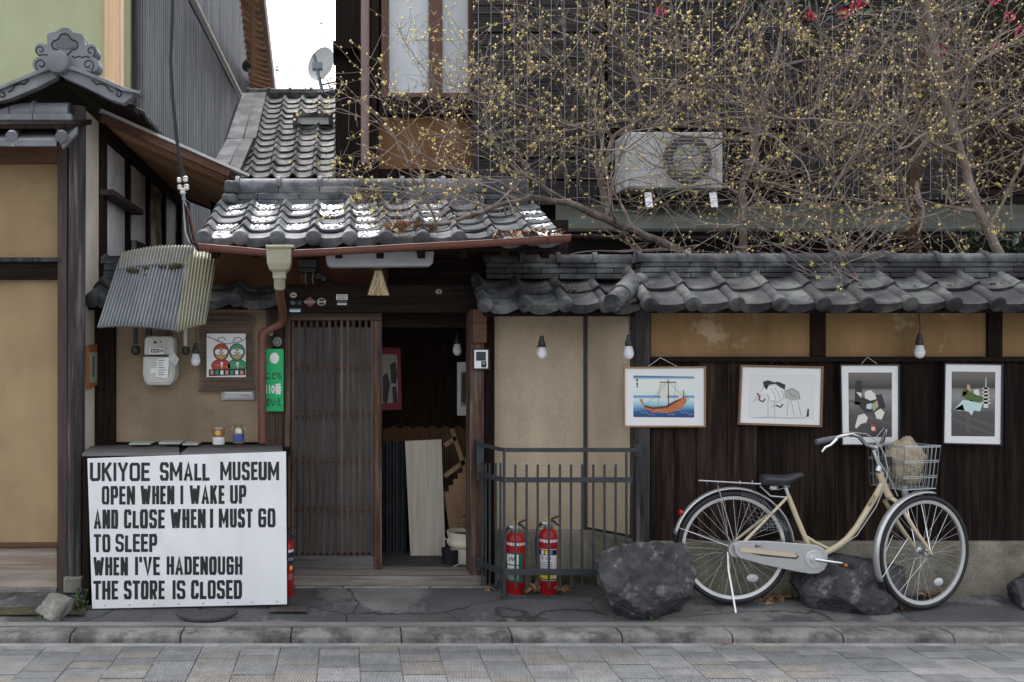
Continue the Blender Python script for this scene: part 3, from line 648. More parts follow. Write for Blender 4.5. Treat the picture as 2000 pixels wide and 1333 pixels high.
Mcop = mat('green_copper', (.045,.06,.05), .6, .35, 5, bump=.2, col2=(.07,.045,.035), mix2=.6, s2=3)
MB().add([P(1085,446,7.55),P(2300,446,7.55),P(2300,400,8.45),P(1085,400,8.45),P(1085,453,7.55),P(2300,453,7.55),P(2300,408,8.45),P(1085,408,8.45)],
     [(0,1,2,3),(7,6,5,4),(0,4,5,1),(1,5,6,2),(2,6,7,3),(3,7,4,0)]).build('copper_eave', Mcop, uh, bevel=.004)
MB().tube([P(1100,463,7.5), P(1260,468,7.5), P(2300,462,7.5)], .022, 8).build('eave_gutter', M_dark, uh)
MB().tube([(PXx(713,8.3),8.3,7), (PXx(713,8.3),8.3,3.2)], .036, 14).build('downpipe', mat('mauve_pipe', (.20,.135,.125), .45, .12, 5), uh, smooth=True)
# dish
dish = thing('satellite_dish', 'white satellite dish on bracket against the sky', 'dish', tuple(P(650,170,8.9)))
c = P(627,125,8.9); q = MB()
prof_d = [(0.001,.05),(.06,.045),(.11,.025),(.148,0),(.15,-.005),(.148,-.006),(.11,.015),(.06,.036),(0.001,.041)]
q.lathe(prof_d, (0,0,0), 'y', 28); M_ = Matrix.Translation(c) @ Euler((R(-14),0,R(-30))).to_matrix().to_4x4()
q.v = [tuple(M_ @ Vector((v[0]*.92,v[1],v[2]*1.12))) for v in q.v]
q.build('reflector', mat('dish_grey', (.46,.47,.48), .5, .1, 5), dish, smooth=True)
Msteel = plain('galvanised', (.2,.24,.27), .5, .4)
MB().tube([P(613,107,8.8),P(630,182,8.8)], .016, 8).build('arm', Msteel, dish)
MB().pbox(610, 630, 122, 134, 8.78, 8.86).build('clamp', Msteel, dish)
MB().tube([P(630,180,8.8),P(656,176,8.75)], .009, 6).tube([P(630,166,8.8),P(656,160,8.75)], .009, 6).tube([P(640,160,8.75),P(646,178,8.75)],.006,6).build('bracket', Msteel, dish)
MB().tube([P(620,148,8.8),P(640,158,8.7),P(650,150,8.6)], .006, 6).build('feed_arm', Msteel, dish)
an = thing('antenna', 'thin television aerial poking into the white sky', 'antenna', tuple(P(537,135,16)))
MB().tube([P(530,132,16),P(576,130,16)], .008, 5).tube([P(536,136,16),P(548,140,16)],.012,5).build('boom', M_blackp, an)
MB().tube([P(541,126,16),P(541,140,16)], .012, 5).build('element', M_blackp, an)
# ================================================================= THINGS ON THE LEFT
def text_mesh(body, name, m, x0, x1, z0, z1, y, bold=.0, parent=None, extr=.0008, tilt=0):
    """lettering fitted into a rectangle x0..x1, z0..z1 on the plane facing the street at depth y"""
    cu = bpy.data.curves.new(name, 'FONT'); cu.body = body; cu.extrude = .004; cu.offset = bold; cu.resolution_u = 3
    ob = bpy.data.objects.new(name, cu); COL.objects.link(ob)
    bpy.context.view_layer.update()
    me = bpy.data.meshes.new_from_object(ob.evaluated_get(bpy.context.evaluated_depsgraph_get()))
    bpy.data.objects.remove(ob); bpy.data.curves.remove(cu)
    if len(me.vertices) == 0: return None
    xs_ = [v.co.x for v in me.vertices]; ys_ = [v.co.y for v in me.vertices]
    ax, bx_, ay, by = min(xs_), max(xs_), min(ys_), max(ys_)
    for v in me.vertices:
        fx = (v.co.x-ax)/(bx_-ax); fz = (v.co.y-ay)/max(1e-6,(by-ay))
        v.co = Vector((x0+(x1-x0)*fx, y-(v.co.z/.004)*extr, z0+(z1-z0)*fz+tilt*fx))
    me.name = name; me.materials.clear(); me.materials.append(m)
    return link(name, me, parent)
def ptext(body, px0, px1, py0, py1, d, m, parent, bold=0, tilt_px=0, name='lettering'):
    return text_mesh(body, name, m, PXx(px0,d), PXx(px1,d), PZ(py1,d), PZ(py0,d), d, bold, parent, tilt=tilt_px/F*d)

cb = thing('counter', 'low wooden counter ledge behind the white sign', 'counter', (PXx(360,5.9),5.95,.08))
q = MB()
for a, b_, o1, o2 in ((160,351,0,0),(353,553,.003,.004)):
    z1_, z2_ = PZ(886,5.745)+o1, PZ(864,6.38)-.03
    MB().add([(PXx(a,5.745),5.745,z1_),(PXx(b_,5.745),5.745,z1_+.004),(PXx(b_,6.38)-.01,6.405,z2_+.01),(PXx(a+18,6.38),6.405,z2_+.01),
              (PXx(a,5.745),5.745,z1_-.018),(PXx(b_,5.745),5.745,z1_-.014),(PXx(b_,6.38)-.01,6.405,z2_-.01),(PXx(a+18,6.38),6.405,z2_-.01)],
      [(0,1,2,3),(7,6,5,4),(0,4,5,1),(1,5,6,2),(2,6,7,3),(3,7,4,0)]).build('ledge_sheet', mat('grey_sheet_ledge', (.10,.10,.105), .6, .3, 5, GX, .2, col2=(.2,.2,.19), mix2=.5, s2=4), cb, bevel=.003)
for a, b_ in ((162,174),(550,562)): MB().pbox(a, b_, 893, 1186, 5.80, 5.86).build('leg', M_dark, cb, bevel=.003)
MB().pbox(164, 556, 890, 905, 5.79, 6.35).build('frame', M_dark, cb)
MB().pbox(174, 550, 905, 1150, 5.86, 5.89).build('front_board', M_dark, cb)
for a, b_, y in ((252,293,866),(310,352,865),(356,386,867)):
    MB().pbox(a, b_, y, y+3, 6.2, 6.36).build('loose_slip', mat('faded_slip', (.42,.44,.42), .8, .2, 9), cb)
sg = thing('white_sign', 'white board lettered in black with museum opening hours', 'sign', (PXx(367,5.74),5.74,.08))
d = 5.735
MB().prism([(PXx(x,d),PZ(y,d)) for x,y in ((170.5,896),(558.5,882.5),(560.5,1181),(180,1189.5))], d, d+.012).build('board', M_white, sg, bevel=.0015)
S3 = 2.76
# heavy condensed block capitals drawn as mitred ribbons; (width, strokes on a unit box)
_o = [(.5,1),(.14,1),(0,.9),(0,.1),(.14,0),(.86,0),(1,.1),(1,.9),(.86,1),(.5,1)]
GLYPH = {'U':(1,[[(0,1),(0,.1),(.14,0),(.86,0),(1,.1),(1,1)]]), 'K':(1.02,[[(0,0),(0,1)],[(1,1),(.12,.46)],[(.36,.62),(1,0)]]), 'I':(0,[[(.5,0),(.5,1)]]),
 'Y':(1.05,[[(0,1),(.5,.45),(1,1)],[(.5,.5),(.5,0)]]), 'O':(1,[_o]), 'E':(.82,[[(1,1),(0,1),(0,0),(1,0)],[(0,.52),(.85,.52)]]),
 'S':(1,[[(1,.76),(1,.9),(.86,1),(.14,1),(0,.9),(0,.64),(.12,.54),(.88,.46),(1,.36),(1,.1),(.86,0),(.14,0),(0,.1),(0,.26)]]), 'M':(1.4,[[(0,0),(0,1)],[(1,0),(1,1)],[(0,1),(.5,.28),(1,1)]]),
 'A':(1.1,[[(0,0),(.5,1),(1,0)],[(.22,.26),(.78,.26)]]), 'L':(.8,[[(0,1),(0,0),(1,0)]]), 'W':(1.5,[[(0,1),(.24,0)],[(.24,0),(.5,.9)],[(.5,.9),(.76,0)],[(.76,0),(1,1)]]), 'H':(1,[[(0,0),(0,1)],[(1,0),(1,1)],[(0,.5),(1,.5)]]),
 'N':(1.05,[[(0,0),(0,1)],[(1,0),(1,1)],[(.0,1),(1,0)]]), 'P':(.95,[[(0,0),(0,1),(.84,1),(1,.9),(1,.52),(.84,.42),(0,.42)]]), 'D':(1,[[(.5,0),(0,0),(0,1),(.82,1),(1,.86),(1,.14),(.82,0),(.5,0)]]),
 'C':(.95,[[(1,.72),(1,.9),(.86,1),(.14,1),(0,.9),(0,.1),(.14,0),(.86,0),(1,.1),(1,.28)]]), 'T':(.95,[[(0,1),(1,1)],[(.5,1),(.5,0)]]), 'G':(1,[[(1,.72),(1,.9),(.86,1),(.14,1),(0,.9),(0,.1),(.14,0),(.86,0),(1,.1),(1,.48),(.55,.48)]]),
 'V':(1.1,[[(0,1),(.5,0),(1,1)]]), 'R':(1,[[(0,0),(0,1),(.84,1),(1,.9),(1,.56),(.84,.46),(0,.46)],[(.5,.46),(1,0)]]), "'":(0,[[(.5,.74),(.5,1)]])}
def ribbon(q, pts, t, y):
    pts = list(pts)
    for a_, b_ in ((0,1),(-1,-2)):                # open ends of level strokes reach the letter's edge
        if abs(pts[a_][1]-pts[b_][1]) < .002 and pts[0] != pts[-1]: pts[a_] = (pts[a_][0]+math.copysign(t/2, pts[a_][0]-pts[b_][0]), pts[a_][1])
    n_ = len(pts); V2 = [Vector((a_, b_)) for a_, b_ in pts]; L_, R_ = [], []
    for i in range(n_):
        d0_ = (V2[i]-V2[i-1]).normalized() if i else None; d1_ = (V2[i+1]-V2[i]).normalized() if i < n_-1 else None
        if d0_ is None: d0_ = d1_
        if d1_ is None: d1_ = d0_
        n0_, n1_ = Vector((-d0_.y,d0_.x)), Vector((-d1_.y,d1_.x)); m_ = (n0_+n1_)
        m_ = n0_ if m_.length < .1 else m_.normalized(); k_ = min(1.9, 1/max(.3, m_.dot(n0_)))
        L_.append(V2[i]+m_*(t/2*k_)); R_.append(V2[i]-m_*(t/2*k_))
    for i in range(n_-1):
        y_ = y-.00012*(i % 2)
        q.add([(L_[i].x,y_,L_[i].y),(R_[i].x,y_,R_[i].y),(R_[i+1].x,y_,R_[i+1].y),(L_[i+1].x,y_,L_[i+1].y)], [(0,1,2,3)])
def block_word(wd, x0, x1, z0, z1, y, m, par):
    h_ = z1-z0; t = .165*h_; gap = .058*h_
    ws = [GLYPH[c_][0] for c_ in wd]; fixed = sum(t for w_ in ws if w_ == 0)+gap*(len(wd)-1)+0; unit = (x1-x0-fixed-0)/max(.01, sum(w_ for w_ in ws)) if any(ws) else 0
    x = x0; q = MB(); lay = 0
    for c_, w_ in zip(wd, ws):
        lw = t if w_ == 0 else unit*w_
        for s_ in GLYPH[c_][1]:
            wob = lambda: random.uniform(-.0008,.0008)
            pts = [((x+t/2+(lw-t)*a_)+wob(), z0+t/2+(h_-t)*b_+wob()) for a_, b_ in s_]
            if s_[0] == s_[-1]: pts[-1] = pts[0]
            if len(s_) == 2 and abs(s_[0][0]-s_[1][0]) < .01:      # straight stems run the full height
                zz = sorted((z0+h_*s_[0][1] if s_[0][1] in (0,1) else pts[0][1], z0+h_*s_[1][1] if s_[1][1] in (0,1) else pts[1][1])); pts = [(pts[0][0],zz[0]),(pts[0][0],zz[1])]
            elif c_ in 'UKYMAWNVHPDLTER':
                pts = [(px_, z0 if (b_ == 0 and c_ in 'KMAWNPR' or (b_ == 0 and c_ == 'Y')) and i_ in (0,len(s_)-1) else (z0+h_ if b_ == 1 and i_ in (0,len(s_)-1) and c_ in 'UKYWNV' else pz_)) for i_, ((px_,pz_),(a_,b_)) in enumerate(zip(pts, s_))]
            if c_ == 'I' or c_ == "'": pts = [(x+t/2, p_[1]) for p_ in pts]
            ribbon(q, pts, t*random.uniform(.94,1.06), y-lay*.00025); lay = (lay+1) % 4
        x += lw+gap
    return q.build('lettering', m, par)
rows = [(150,250,-7,[('UKIYOE',485,808),('SMALL',862,1130),('MUSEUM',1187,1505)]),
        (276,376,-6,[('OPEN',548,728),('WHEN',757,940),('I',972,992),('WAKE',1022,1210),('UP',1240,1328)]),
        (403,506,-8,[('AND',505,638),('CLOSE',668,888),('WHEN',918,1108),('I',1132,1152),('MUST',1180,1362),('GO',1392,1485)]),
        (535,633,-3,[('TO',505,595),('SLEEP',622,848)]),
        (659,758,-6,[('WHEN',503,690),("I'VE",728,862),('HADENOUGH',898,1307)]),
        (786,888,-5,[('THE',503,638),('STORE',668,888),('IS',930,1000),('CLOSED',1030,1305)])]
for (ya, yb, sl_, ws) in rows:
    xa, xb = ws[0][1], ws[-1][2]
    for (wd, wa, wb) in ws:
        dy = sl_*((wa+wb)/2-xa)/max(1,(xb-xa))
        block_word(wd, PXx(wa/S3,d), PXx(wb/S3,d), PZ(850+(yb+dy)/S3,d), PZ(850+(ya+dy)/S3,d), d-.0006, M_ink, sg)
for i in range(8): 
    p = P(205+i*48, 1183-i*1.1, d-.001); MB().lathe([(.0035,-.002),(.0035,.002)], p, 'y', 8).build('nail', M_iron, sg)
# tins on the ledge
t1 = thing('tin_can', 'white and brown printed food tin standing on the counter', 'can', tuple(P(427,868,6.2)))
c = P(427,868,6.2); rr = .038
MB().lathe([(rr*.97,0),(rr,.004),(rr,.045),(rr,.047)], c, 'z', 24).build('can_body', M_paper, t1, smooth=True)
MB().lathe([(rr+.0005,.047),(rr+.0005,.098)], c, 'z', 24).build('can_band', plain('brown_label', (.28,.12,.05), .4), t1, smooth=True)
MB().lathe([(rr,.098),(rr*1.02,.101),(rr*1.02,.107),(rr*.9,.105)], c, 'z', 24).build('can_rim', M_alu, t1, smooth=True)
MB().lathe([(.017,-.001),(.017,.001)], (c.x, c.y-rr-.001, c.z+.075), 'y', 16).build('label_disc', plain('gold_label', (.6,.42,.08), .4), t1)
t2_ = thing('milk_churn_tin', 'small gold churn-shaped tin with blue label on the counter', 'can', tuple(P(466,866,6.2)))
c = P(466,866,6.2)
MB().lathe([(.034,0),(.036,.004),(.036,.075),(.034,.085),(.025,.098),(.025,.105),(.031,.112),(.031,.118),(.02,.12)], c, 'z', 24).build('tin_body', plain('gold_tin', (.36,.31,.16), .35, .6), t2_, smooth=True)
MB().lathe([(.0366,.012),(.0366,.06)], c, 'z', 24).build('tin_label', plain('blue_label', (.05,.08,.3), .5), t2_, smooth=True)
MB().pbox(462, 471, 839, 846, 6.1615, 6.163).build('label_patch', M_paper, t2_)
for s_ in (-1,1): MB().tube([c+Vector((s_*.034,0,.08)),c+Vector((s_*.048,0,.09)),c+Vector((s_*.03,0,.105))], .003, 6).build('handle', M_alu, t2_)
# gas meter
gm = thing('gas_meter', 'pale grey gas meter with paper tags hanging on the sand wall', 'meter', tuple(P(311,755,6.38)))
Mmet = mat('meter_grey', (.50,.51,.48), .4, .08, 5, bump=.05, col2=(.3,.28,.24), mix2=.5, s2=6, thr=(.55,.75))
def octo(pix, d0, d1, nm, m, par, bev=.006): return MB().pprism(pix, d0, d1).build(nm, m, par, bevel=bev, seg=3)
octo([(282,662),(288,657),(334,657),(339,662),(340,694),(281,694)], 6.26, 6.40, 'meter_head', Mmet, gm, .01)
octo([(279,697),(341,697),(342,730),(338,744),(331,753),(287,753),(281,744),(278,730)], 6.24, 6.40, 'meter_body', Mmet, gm, .012)
octo([(283,702),(338,702),(338,730),(334,741),(328,748),(290,748),(285,741),(283,730)], 6.232, 6.25, 'cover_plate', Mmet, gm, .005)
MB().pbox(291, 320, 679, 693, 6.235, 6.262).build('register_box', mat('register_white', (.6,.61,.6), .4, .05, 5), gm, bevel=.004)
MB().pbox(295, 310, 682, 689, 6.233, 6.2355).build('register_window', M_ink, gm)
for i in range(4): MB().pbox(297+i*3.2, 298.4+i*3.2, 683.4, 687.6, 6.2322, 6.2328).build('digit', M_paper, gm)
for i in range(3): MB().pbox(311.5+i*2.6, 313+i*2.6, 683, 688, 6.2335, 6.2355).build('dial_mark', M_ink, gm)
for x, y, r_ in ((303,669,.009),(314,668,.005)): MB().lathe([(r_,-.003),(r_,.004)], P(x,y,6.258), 'y', 14).build('port', M_ink, gm)
MB().pbox(294, 306, 720, 729, 6.229, 6.233).build('plate', M_paper, gm)
q = MB().pprism([(307,702),(331,698),(327,740),(304,736)], 6.222, 6.224); q.build('paper_tag', M_paper, gm)
for i in range(7): MB().pbox(309, 309+random.uniform(9,17), 704+i*4.6, 705.4+i*4.6, 6.2205, 6.2215).build('tag_print', plain('tag_ink', (.12,.12,.13), .8), gm)
MB().add([P(329,694,6.22),P(341,690,6.20),P(350,702,6.23),P(343,715,6.21),P(332,708,6.225),P(338,701,6.19)], [(0,1,5),(1,2,5),(2,3,5),(3,4,5),(4,0,5)]).build('plastic_slip', mat('plastic_slip', (.6,.61,.6), .3, .1, 9), gm)
for x in (291, 330): MB().tube([P(x,656,6.33),P(x,630,6.33),P(x,600,6.36)], .02, 10).build('gas_pipe', M_blackp, gm, smooth=True)
MB().tube([P(265,640,6.34),P(265,672,6.34)], .013, 10).build('stub_pipe', M_iron, gm); MB().lathe([(.01,-.035),(.028,-.02),(.03,.0),(.022,.025),(.01,.03)], P(265,684,6.34), 'z', 14).build('valve', M_blackp, gm, smooth=True)
MB().tube([P(362,600,6.34),P(362,676,6.34)], .013, 10).build('white_pipe', plain('white_pipe', (.55,.55,.54), .4), gm); MB().lathe([(.012,-.03),(.025,-.02),(.025,.015),(.014,.02)], P(363,684,6.34), 'z', 14).build('valve', M_blackp, gm, smooth=True)
# bulbs
Mbulb = mat('frosted_bulb', (.74,.76,.80), .35, .02, 3, bump=0); Mbase = plain('bulb_collar', (.62,.64,.66), .45)
def bulb(px, py, d, cord_top, label, blk=True, s=1.0, cordm=None):
    t = thing('light_bulb', label, 'light bulb', tuple(P(px,py,d)), 'bare bulbs strung along the front'); c = P(px, py, d)   # py: centre of the globe
    k = .031*s
    MB().lathe([(k*.3,-k*1.02),(k*.75,-k*.72),(k,-k*.05),(k*1.0,k*.2)], c, 'z', 18).build('globe', Mbulb, t, smooth=True)
    MB().lathe([(k*1.01,k*.2),(k*.96,k*.5),(k*.68,k*1.5),(k*.5,k*1.65)], c, 'z', 18).build('collar', Mbase, t, smooth=True)
    MB().lathe([(k*.62,k*1.55),(k*.75,k*1.75),(k*.7,k*2.5),(k*.48,k*2.8),(k*.45,k*3.6),(k*.2,k*3.8)], c, 'z', 14).build('socket', M_blackp, t, smooth=True)
    MB().tube([c+Vector((0,0,k*3.7)), c+Vector((.004,.0,k*5)), P(px-1,cord_top,d)], .0028, 6).build('cord', cordm or M_blackp, t)
    return t
bulb(382, 706, 6.3, 640, 'bare bulb hanging beside the gas meter')
b2 = bulb(1058, 692, 6.12, 606, 'bare bulb with flared black shade ring on the beige wall', cordm=plain('old_flex', (.3,.25,.14), .7))
c = P(1058,692,6.12); MB().lathe([(.018,.058),(.034,.05),(.034,.046),(.018,.05)], c, 'z', 18).build('shade_ring', M_blackp, b2, smooth=True)
bulb(1228, 692, 5.93, 606, 'bare bulb hanging at the corner post above the ship picture')
bulb(1796, 690, 5.92, 612, 'bare bulb hanging on the plaster band between two dark framed prints')
bulb(893, 686, 6.7, 600, 'bare bulb hanging inside the open doorway')
# awning
aw = thing('corrugated_awning', 'weathered translucent corrugated plastic sheet propped as an awning', 'awning', tuple(P(300,560,6.1)))
Maw = mat('clear_corrugated_plastic', (.22,.235,.25), .35, .35, 4, (2.5,1,1), .1, col2=(.10,.11,.13), mix2=.7, s2=4, spec=.6)
Maw2 = mat('yellowed_corrugated_plastic', (.25,.245,.185), .4, .35, 4, (2.5,1,1), .1, col2=(.19,.19,.10), mix2=.6, s2=4, spec=.5)
def corr(tl, tr, br, bl, n_, m, nm, bow=.0, amp=.0085):
    q = MB(); rows_ = 8; k = n_*6
    nv = (tr-tl).cross(bl-tl).normalized()
    if nv.y > 0: nv = -nv
    for j in range(rows_+1):
        v = j/rows_
        for i in range(k+1):
            u = i/k; p = tl.lerp(tr,u).lerp(bl.lerp(br,u), v)
            p = p+nv*(amp*math.sin(2*math.pi*n_*u)+bow*math.sin(math.pi*u))
            q.v.append(tuple(p))
    q.f = [(j*(k+1)+i, j*(k+1)+i+1, (j+1)*(k+1)+i+1, (j+1)*(k+1)+i) for j in range(rows_) for i in range(k)]
    o = q.build(nm, m, aw, smooth=True); s = o.modifiers.new('Solid', 'SOLIDIFY'); s.thickness = .002; return o
corr(P(237,496,6.22), P(380,483,6.22), P(348,648,5.90), P(190,641,5.90), 23, Maw, 'clear_sheet', .03)
corr(P(366,486,6.205), P(424,500,6.205), P(402,634,5.89), P(345,650,5.885), 9, Maw2, 'yellowed_sheet', .01)
corr(P(238,494,6.205), P(380,481,6.205), P(371,521,6.135), P(232,527,6.135), 23, mat('hazed_corrugated_plastic', (.27,.268,.24), .4, .35, 4, (2.5,1,1), .1, col2=(.17,.17,.13), mix2=.6, s2=4, spec=.5), 'overlapping_sheet', .03)
q = MB()
for (x, y, r_) in ((259,530,7),(268,531,6),(250,528,4),(285,526,6),(284,538,3),(315,524,5),(322,523,4),(335,524,6),(343,521,8),(350,520,6)):
    p = P(x,y,6.095+(530-y)*.002); q.lathe([(.001,-.012),(r_*.0025,-.006),(r_*.0031,0),(r_*.002,.006)], p, 'y', 7)
stuff(q.build('moss_clump', mat('dark_moss', (.035,.032,.012), .95, .5, 30, bump=.6), aw))
for x0_, x1_ in ((262,300),(340,372)): MB().beam(P(x0_,560,6.2)+Vector((0,.05,-.03)), P(x1_-30,560,6.42), .03, .03).build('prop', M_dark, aw)
MB().beam(P(205,600,6.06)+Vector((0,.03,-.03)), P(398,598,6.06)+Vector((0,.03,-.03)), .025, .03).build('batten', M_dark, aw)
# blind and poster
bl = thing('bamboo_blind', 'small brown bamboo blind hung on the sand wall', 'blind', tuple(P(444,765,6.38)))
Mbam = mat('brown_bamboo', (.105,.068,.05), .6, .4, 4, (1,9,40), .2, piece=.3)
zt, zb = PZ(617,6.37), PZ(762,6.37); nsl = 44
for i in range(nsl):
    z = zt+(zb-zt)*i/nsl; MB().beam((PXx(391,6.37)+random.uniform(0,.006), 6.375, z), (PXx(494,6.37)+random.uniform(-.006,.003), 6.375, z), .006, .0078).build('bamboo_slat', Mbam, bl)
MB().tube([P(388,763,6.365), P(499,757,6.365)], .008, 8).build('bottom_rod', Mbam, bl, smooth=True)
po = thing('painted_poster', 'white poster of two round dolls, red and green, on bamboo blind', 'poster', tuple(P(441,737,6.36)))
dp = 6.362
MB().pbox(403.5, 480, 652, 737, dp, dp+.003).build('paper', M_paper, po)
cR, cG, cK, cY, cP = (plain(n_, c_, .7) for n_, c_ in (('poster_red',(.42,.05,.035)),('poster_green',(.04,.28,.15)),('poster_black',(.02,.02,.02)),('poster_tan',(.45,.3,.12)),('poster_pink',(.6,.25,.2))))
def disc(cx, cy, rx, ry, d, m, nm, par, n_=20, a=0):
    return MB().pprism([(cx+rx*math.cos(2*math.pi*i/n_+a), cy+ry*math.sin(2*math.pi*i/n_+a)) for i in range(n_)], d, d+.0006).build(nm, m, par)
for (cx, m_) in ((432,cR),(463,cG)):
    disc(cx, 715, 19.5, 13.5, dp-.001, cK, 'outline', po); disc(cx, 715, 18, 12, dp-.0018, m_, 'body', po)
    disc(cx, 688, 15.5, 17, dp-.0022, cK, 'outline', po); disc(cx, 688, 14, 15.5, dp-.003, cR if m_ is cR else cG, 'hood', po); disc(cx, 691, 10.5, 11, dp-.0038, cY, 'face', po)
    for s_ in (-1,1): disc(cx+s_*6.5, 688, 6.8, 6.8, dp-.0044, cK, 'eye_ring', po); disc(cx+s_*6.5, 688, 5.8, 5.8, dp-.005, M_paper, 'eye', po); disc(cx+s_*4, 689, 1.3, 1.3, dp-.0056, cK, 'pupil', po)
    MB().tube([P(cx-8,668,dp-.002),P(cx-4,660,dp-.002),P(cx+5,659,dp-.002),P(cx+9,665,dp-.002)], .0022, 5).build('curl', cK, po)
    MB().pprism([(cx-2,708),(cx+4,708),(cx+1,721)], dp-.0024, dp-.0018).build('tie', M_paper, po)
    MB().beam(P(cx-13,713,dp-.0025), P(cx+12,717,dp-.0025), .001, .004).build('sash', cY, po)
MB().pprism([(408,722),(479,720),(479,733),(408,735)], dp-.0025, dp-.002).build('ground_band', cK, po)
for i in range(7): MB().pprism([(411+i*9.7,724),(417+i*9.7,724),(417+i*9.7,732),(411+i*9.7,732)], dp-.0032, dp-.0026).build('ground_block', (cP, cG, M_paper)[i%3], po)
MB().tube([P(499,620,6.36),P(492,652,6.352),P(470,668,6.352),P(440,672,6.352),P(404,657,6.352)], .0018, 5).build('hanging_wire', M_blackp, po)
ml = thing('mail_slot', 'aluminium mail slot let into the sand wall', 'mail slot', tuple(P(465,782,6.41)))
MB().pbox(432, 497, 763, 782, 6.402, 6.425).build('surround', mat('slot_surround', (.34,.33,.29), .6, .2, 8), ml, bevel=.003)
MB().pbox(437, 494, 766, 779, 6.396, 6.403).build('flap', plain('slot_metal', (.36,.38,.40), .35, .7), ml, bevel=.002)
ptext('LETTERS', 470, 488, 771.5, 775.5, 6.3955, M_ink, ml, 0)
MB().pbox(440, 491, 766.6, 768.6, 6.391, 6.397).build('flap_hinge', M_alu, ml)
fp = thing('side_picture', 'narrow orange-framed picture hung on the cream side wall', 'picture', tuple(P(176,720,6.3)))
q = MB().add([(-1.648,6.14,PZ(762,6.14)),(-1.648,6.36,PZ(752,6.36)),(-1.648,6.36,PZ(673,6.36)),(-1.648,6.14,PZ(676,6.14)),(-1.632,6.14,PZ(762,6.14)),(-1.632,6.36,PZ(752,6.36)),(-1.632,6.36,PZ(673,6.36)),(-1.632,6.14,PZ(676,6.14))],
     [(0,1,2,3),(7,6,5,4),(0,4,5,1),(1,5,6,2),(2,6,7,3),(3,7,4,0)]); q.build('frame', plain('orange_frame', (.32,.11,.03), .5), fp, bevel=.003)
q = MB().box(-1.6315, -1.6295, 6.165, 6.335, PZ(748,6.2), PZ(688,6.2)); q.build('picture_sheet', mat('faded_print', (.3,.33,.24), .7, .4, 14), fp)
q = MB().box(-1.6293, -1.6285, 6.22, 6.28, PZ(738,6.2), PZ(696,6.2)); q.build('picture_text', plain('faded_ink', (.1,.12,.1), .7), fp)
# pipe with hopper, gutter
gt = thing('roof_gutter', 'brown half-round gutter along the canopy eave holding dead leaves', 'gutter', (0,5.74,2.2))
path = [P(389,478,5.76), P(470,485,5.75), P(545,492,5.74), P(640,488,5.74), P(780,480,5.74), P(950,471,5.74), P(1113,461,5.74)]
q = MB(); k = 9
for p in path:
    for j in range(k+1):
        an = math.pi*(1+j/k); q.v.append((p.x, p.y+.034*math.cos(an), p.z+.036*math.sin(an)))
q.f = [(i*(k+1)+j, i*(k+1)+j+1, (i+1)*(k+1)+j+1, (i+1)*(k+1)+j) for i in range(len(path)-1) for j in range(k)]
o = q.build('channel', M_pipe, gt, smooth=True); s = o.modifiers.new('Solid','SOLIDIFY'); s.thickness = .003
MB().tube([p+Vector((0,-.034,0)) for p in path], .0045, 6).build('bead', M_pipe, gt, smooth=True)
for x, y in ((411,480),(736,483),(1072,464)):
    p = P(x,y,5.74); q = MB(); pts = [(p.x, p.y+.037*math.cos(math.pi*(1+j/8)), p.z+.039*math.sin(math.pi*(1+j/8))) for j in range(9)]
    q.tube(pts, .004, 6); q.build('bracket', M_pipe, gt, smooth=True)
dpipe = thing('downpipe', 'brown drainpipe with beige hopper and double bend', 'drainpipe', tuple(P(512,862,6.3)))
q = MB(); hz = []
for (y_, wx, wd) in ((481,52,.075),(486,49,.07),(516,46,.065),(528,38,.055),(533,26,.036),(546,25,.034)):
    zc = PZ(y_,5.74); hw = wx/2/F*5.74; hz.append([(PXx(546,5.74)-hw,5.74-wd,zc),(PXx(546,5.74)+hw,5.74-wd,zc),(PXx(546,5.74)+hw,5.74+wd,zc),(PXx(546,5.74)-hw,5.74+wd,zc)])
for ring_ in hz: q.v += ring_
q.f = [(i*4+j, i*4+(j+1)%4, (i+1)*4+(j+1)%4, (i+1)*4+j) for i in range(5) for j in range(4)]+[(20,21,22,23)]
q.build('hopper', M_beigep, dpipe, bevel=.008)
MB().pbox(519, 574, 479, 484, 5.655, 5.83).build('hopper_rim', M_beigep, dpipe, bevel=.003)
MB().tube([P(546,540,5.74),P(546,562,5.78)], .034, 14).build('sleeve', M_beigep, dpipe, smooth=True)
MB().tube([P(545,556,5.78),P(547,580,5.92),P(551,600,6.1),P(553,618,6.24),P(549,632,6.27),P(532,641,6.28),P(518,648,6.28),P(512,660,6.28),P(512,690,6.28),P(512,866,6.28)], .027, 14).build('pipe', M_pipe, dpipe, smooth=True)
MB().tube([P(516,647,6.28),P(512,660,6.28),P(512,668,6.28)], .031, 14).build('elbow', M_pipe, dpipe, smooth=True)
# green notice
gs = thing('green_notice', 'bright green vertical notice with black and white Japanese lettering', 'sign', tuple(P(536,803,6.33)))
MB().pbox(518, 554, 682, 804, 6.345, 6.352).build('plate', plain('notice_green', (.0,.42,.13), .4), gs, bevel=.001)
ptext('こども', 520, 550, 727, 741, 6.344, M_ink, gs, .02); ptext('110番', 519, 550, 749, 771, 6.344, plain('notice_white', (.8,.82,.8), .5), gs, .03); ptext('のいえ', 520, 549, 778, 794, 6.344, M_ink, gs, .02)
disc(536, 700, 9, 11, 6.3443, plain('notice_white', (.8,.82,.8), .5), 'emblem', gs)
bp_ = thing('door_chime', 'round grey doorbell speaker above the green notice', 'bell', tuple(P(542,668,6.33)))
c = P(542,668,6.355); MB().lathe([(.002,-.02),(.014,-.022),(.018,-.014),(.03,-.012),(.033,-.006),(.033,.02)], c, 'y', 24).build('speaker', plain('chime_grey', (.14,.15,.16), .45), bp_, smooth=True)
